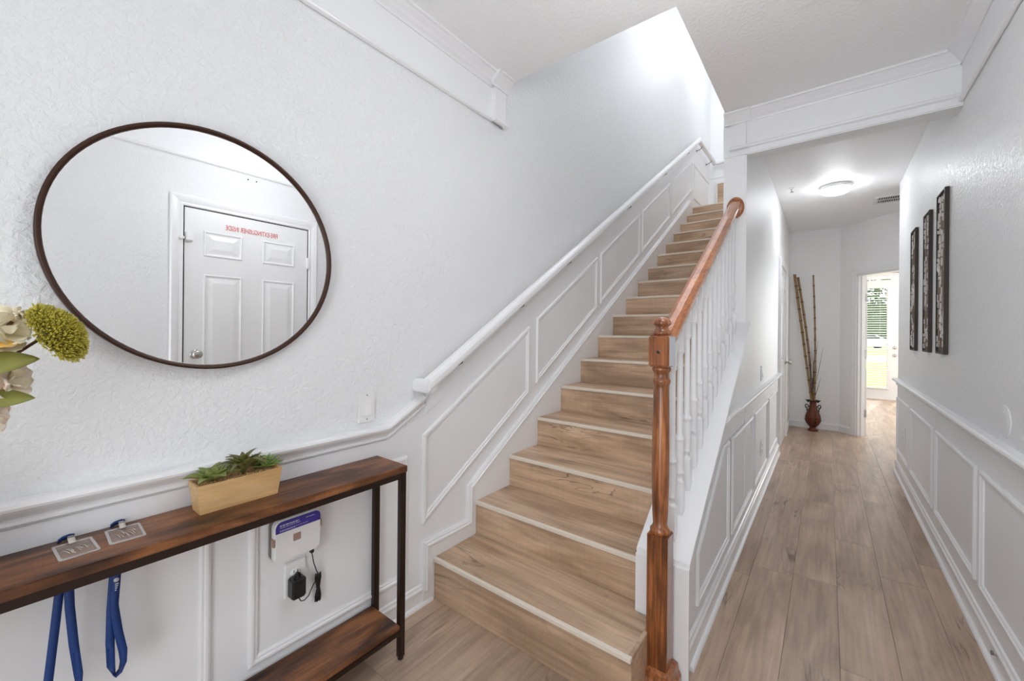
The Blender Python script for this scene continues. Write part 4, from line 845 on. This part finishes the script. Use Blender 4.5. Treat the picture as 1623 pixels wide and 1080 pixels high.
cp = thing('ceiling_speaker_plate', 'flat white square plate on the entry ceiling at the top edge', 'ceiling plate', (-.02, 2.0, ZC))
obj('plate', B(-.119, .09, 1.9, 2.115, ZC - .006, ZC), 'ceiling', cp, .002); obj('slot', B(-.05, -.046, 1.93, 2.065, ZC - .0066, ZC - .005), 'slot', cp)

# ------------------------------------------------------------------ vase with bamboo
VX, VY = -.139, 6.59
vs_ = thing('copper_vase', 'copper brown urn vase with dark scroll handles at the hall end', 'vase', (VX, VY, 0))
prof = [(0, 0), (.055, 0), (.058, .012), (.05, .022), (.036, .034), (.032, .045), (.045, .065), (.066, .095), (.082, .13), (.085, .155), (.083, .168), (.086, .172), (.084, .178), (.08, .2), (.066, .24), (.05, .275), (.04, .31), (.036, .34), (.036, .36), (.04, .375), (.056, .392), (.052, .392), (.036, .374), (.03, .35), (0, .33)]
obj('body', MB().lathe(prof, (VX, VY, 0), 'Z', 32), 'vase', vs_)
rb = MB()
for k in range(12):
    a = 2 * math.pi * k / 12; rb.tube([(VX + math.cos(a) * r_, VY + math.sin(a) * r_, z) for r_, z in ((.046, .065), (.067, .095), (.083, .13), (.086, .155))], .003, 5)
obj('ribs', rb, 'vase', vs_)
obj('rim', MB().lathe([(.05, .385), (.062, .392), (.066, .398), (.06, .399), (.048, .393)], (VX, VY, 0), 'Z', 32), 'iron', vs_)
for s in (-1, 1):
    obj('handle', MB().tube([(VX + s * x, VY, z) for x, z in ((.038, .30), (.05, .325), (.064, .34), (.078, .335), (.082, .318), (.076, .298), (.064, .282), (.058, .27), (.062, .262), (.07, .264))], .0055, 8).tube([(VX + s * x, VY, z) for x, z in ((.07, .264), (.06, .248), (.055, .25))], .004, 6).tube([(VX + s * x, VY, z) for x, z in ((.05, .3), (.06, .31), (.064, .3), (.056, .294))], .004, 6), 'iron', vs_)
    obj('rim_flare', MB().tube([(VX + s * .045, VY, .372), (VX + s * .062, VY, .39), (VX + s * .082, VY, .398)], [.012, .009, .003], 8), 'iron', vs_)
def cane(label, p0, p1, r0, r1, n, bend=0.):
    t = thing('bamboo_pole', label, 'bamboo', p0, 'bamboo poles in the copper vase')
    p0, p1 = Vector(p0), Vector(p1); d = p1 - p0; sdv = Vector((1, 0, 0)); pts = []; rd = []
    for i in range(n * 4 + 1):
        q = i / (n * 4); pts.append(p0 + d * q + sdv * bend * math.sin(math.pi * q)); rd.append((r0 + (r1 - r0) * q) * (1.0 if i % 4 else 1.08))
    obj('cane', MB().tube(pts, rd, 10), 'bamboo', t)
    for i in range(1, n):
        c = pts[i * 4]; dr = d.normalized(); obj('node', MB().tube([c - dr * .006, c - dr * .002, c + dr * .003, c + dr * .007], [rd[i * 4] * 1.02, rd[i * 4] * 1.3, rd[i * 4] * 1.3, rd[i * 4] * 1.02], 10), 'bamboo_node', t)
cane('thick leaning bamboo pole in the vase, leftmost of three', (-.150, 6.585, .34), (-.352, 6.66, 2.06), .0125, .0165, 11)
cane('thick leaning bamboo pole just right of the leftmost pole', (-.138, 6.60, .34), (-.315, 6.67, 2.02), .012, .014, 10, .02)
cane('thin upright bamboo pole, rightmost of three in the vase', (-.125, 6.59, .34), (-.148, 6.60, 2.03), .0115, .009, 12, .014)
tw = thing('twig_bundle', 'bundle of thin dry twigs among the bamboo poles', 'twigs', (VX, VY, .34))
random.seed(5)
for k in range(16):
    x = VX + random.uniform(-.022, .022); lean = random.uniform(-.03, .05) if k > 2 else random.uniform(.04, .11); h = random.uniform(.35, .85)
    pts = [(x, VY + random.uniform(-.02, .02), .33)]
    for q in range(1, 6): pts.append((x + lean * (q / 5) ** 1.4 + random.uniform(-.005, .005), VY + random.uniform(-.02, .03), .33 + h * q / 5))
    obj('twig', MB().tube(pts, [.004, .0036, .003, .0025, .0018, .001], 5), 'twig' if k % 3 else 'twig_grey', tw)

# ------------------------------------------------------------------ outdoors beyond the far door
struct('lawn', B(-60, 80, 11.2, 160, -.5, -.2), 'lawn', 'bright green lawn outside the far glazed door', 'lawn')
struct('road', B(-60, 80, 30, 38, -.2, -.19), 'road', 'pale grey road across the lawn outside the far door', 'road')
struct('patio', B(-1, 6, 10.95, 13.2, -.2, -.05), 'kerb', 'concrete patio slab outside the far door', 'patio')
struct('driveway', B(-60, 80, 56, 62, -.2, -.19), 'kerb', 'pale driveway under the parked car outside', 'driveway')
cr = thing('parked_car', 'white car parked across the lawn outside the far door', 'car', (3.2, 59, -.19))
pf = [(1.0, .1), (1.0, .62), (1.5, .78), (2.2, .95), (2.75, 1.42), (4.3, 1.45), (5.0, 1.0), (5.35, .92), (5.4, .15)]
obj('body', MB().prism([(x - .2, z - .1) for x, z in pf], 'Y', 58.1, 59.8), 'car', cr, .05)
obj('windows', MB().prism([(x - .2, z - .1) for x, z in ((2.4, 1.0), (2.85, 1.36), (4.2, 1.38), (4.75, 1.02))], 'Y', 58.05, 59.85), 'car_glass', cr)
for x in (1.6, 4.3):
    for y in (58.12, 59.62): obj('wheel', MB().lathe([(0, 0), (.2, 0), (.32, .02), (.32, .18), (0, .18)], (x, y, .13), 'Y', 24), 'tyre', cr)
def tree(label, x, y, h, sp_, seed):
    rnd = random.Random(seed); t = thing('tree', label, 'tree', (x, y, -.2), 'trees outside the far door')
    obj('trunk', MB().tube([(x, y, -.2), (x + .1, y, h * .3), (x, y, h * .75)], [.3, .24, .08], 8), 'bark', t)
    mb = MB()
    for _ in range(1500):
        d = Vector((rnd.gauss(0, 1), rnd.gauss(0, 1), rnd.gauss(0, 1))).normalized() * rnd.uniform(.55, 1) ; c = Vector((x + d.x * sp_, y + d.y * sp_, h * .62 + d.z * h * .42)); r = rnd.uniform(.18, .42)
        a = Vector((rnd.gauss(0, 1), rnd.gauss(0, 1), rnd.gauss(0, 1))).normalized() * r; b_ = a.cross(Vector((rnd.gauss(0, 1), rnd.gauss(0, 1), rnd.gauss(0, 1)))).normalized() * r * .7
        mb.add([c + a, c + b_, c - a, c - b_], [(0, 1, 2, 3)])
    f = obj('crown', mb, 'foliage', t); f['kind'] = 'stuff'
tree('tall leafy tree behind the parked car, left of the others', 3.4, 72, 15, 4.5, 1)
tree('broad leafy tree right of the parked car', 15, 80, 17, 5, 2)
tree('leafy tree far left outside the glazed door', -9, 82, 16, 6, 3)
tree('leafy tree far right outside the glazed door', 27, 76, 16, 5.5, 4)
struct('hedge', MB().prism([(-60, -.2), (80, -.2), (80, 5), (60, 6.5), (40, 5.2), (20, 6.8), (0, 6), (-20, 6.9), (-40, 5.5), (-60, 6)], 'Y', 88, 92), 'foliage', 'dark green hedge line far beyond the lawn', 'hedge')
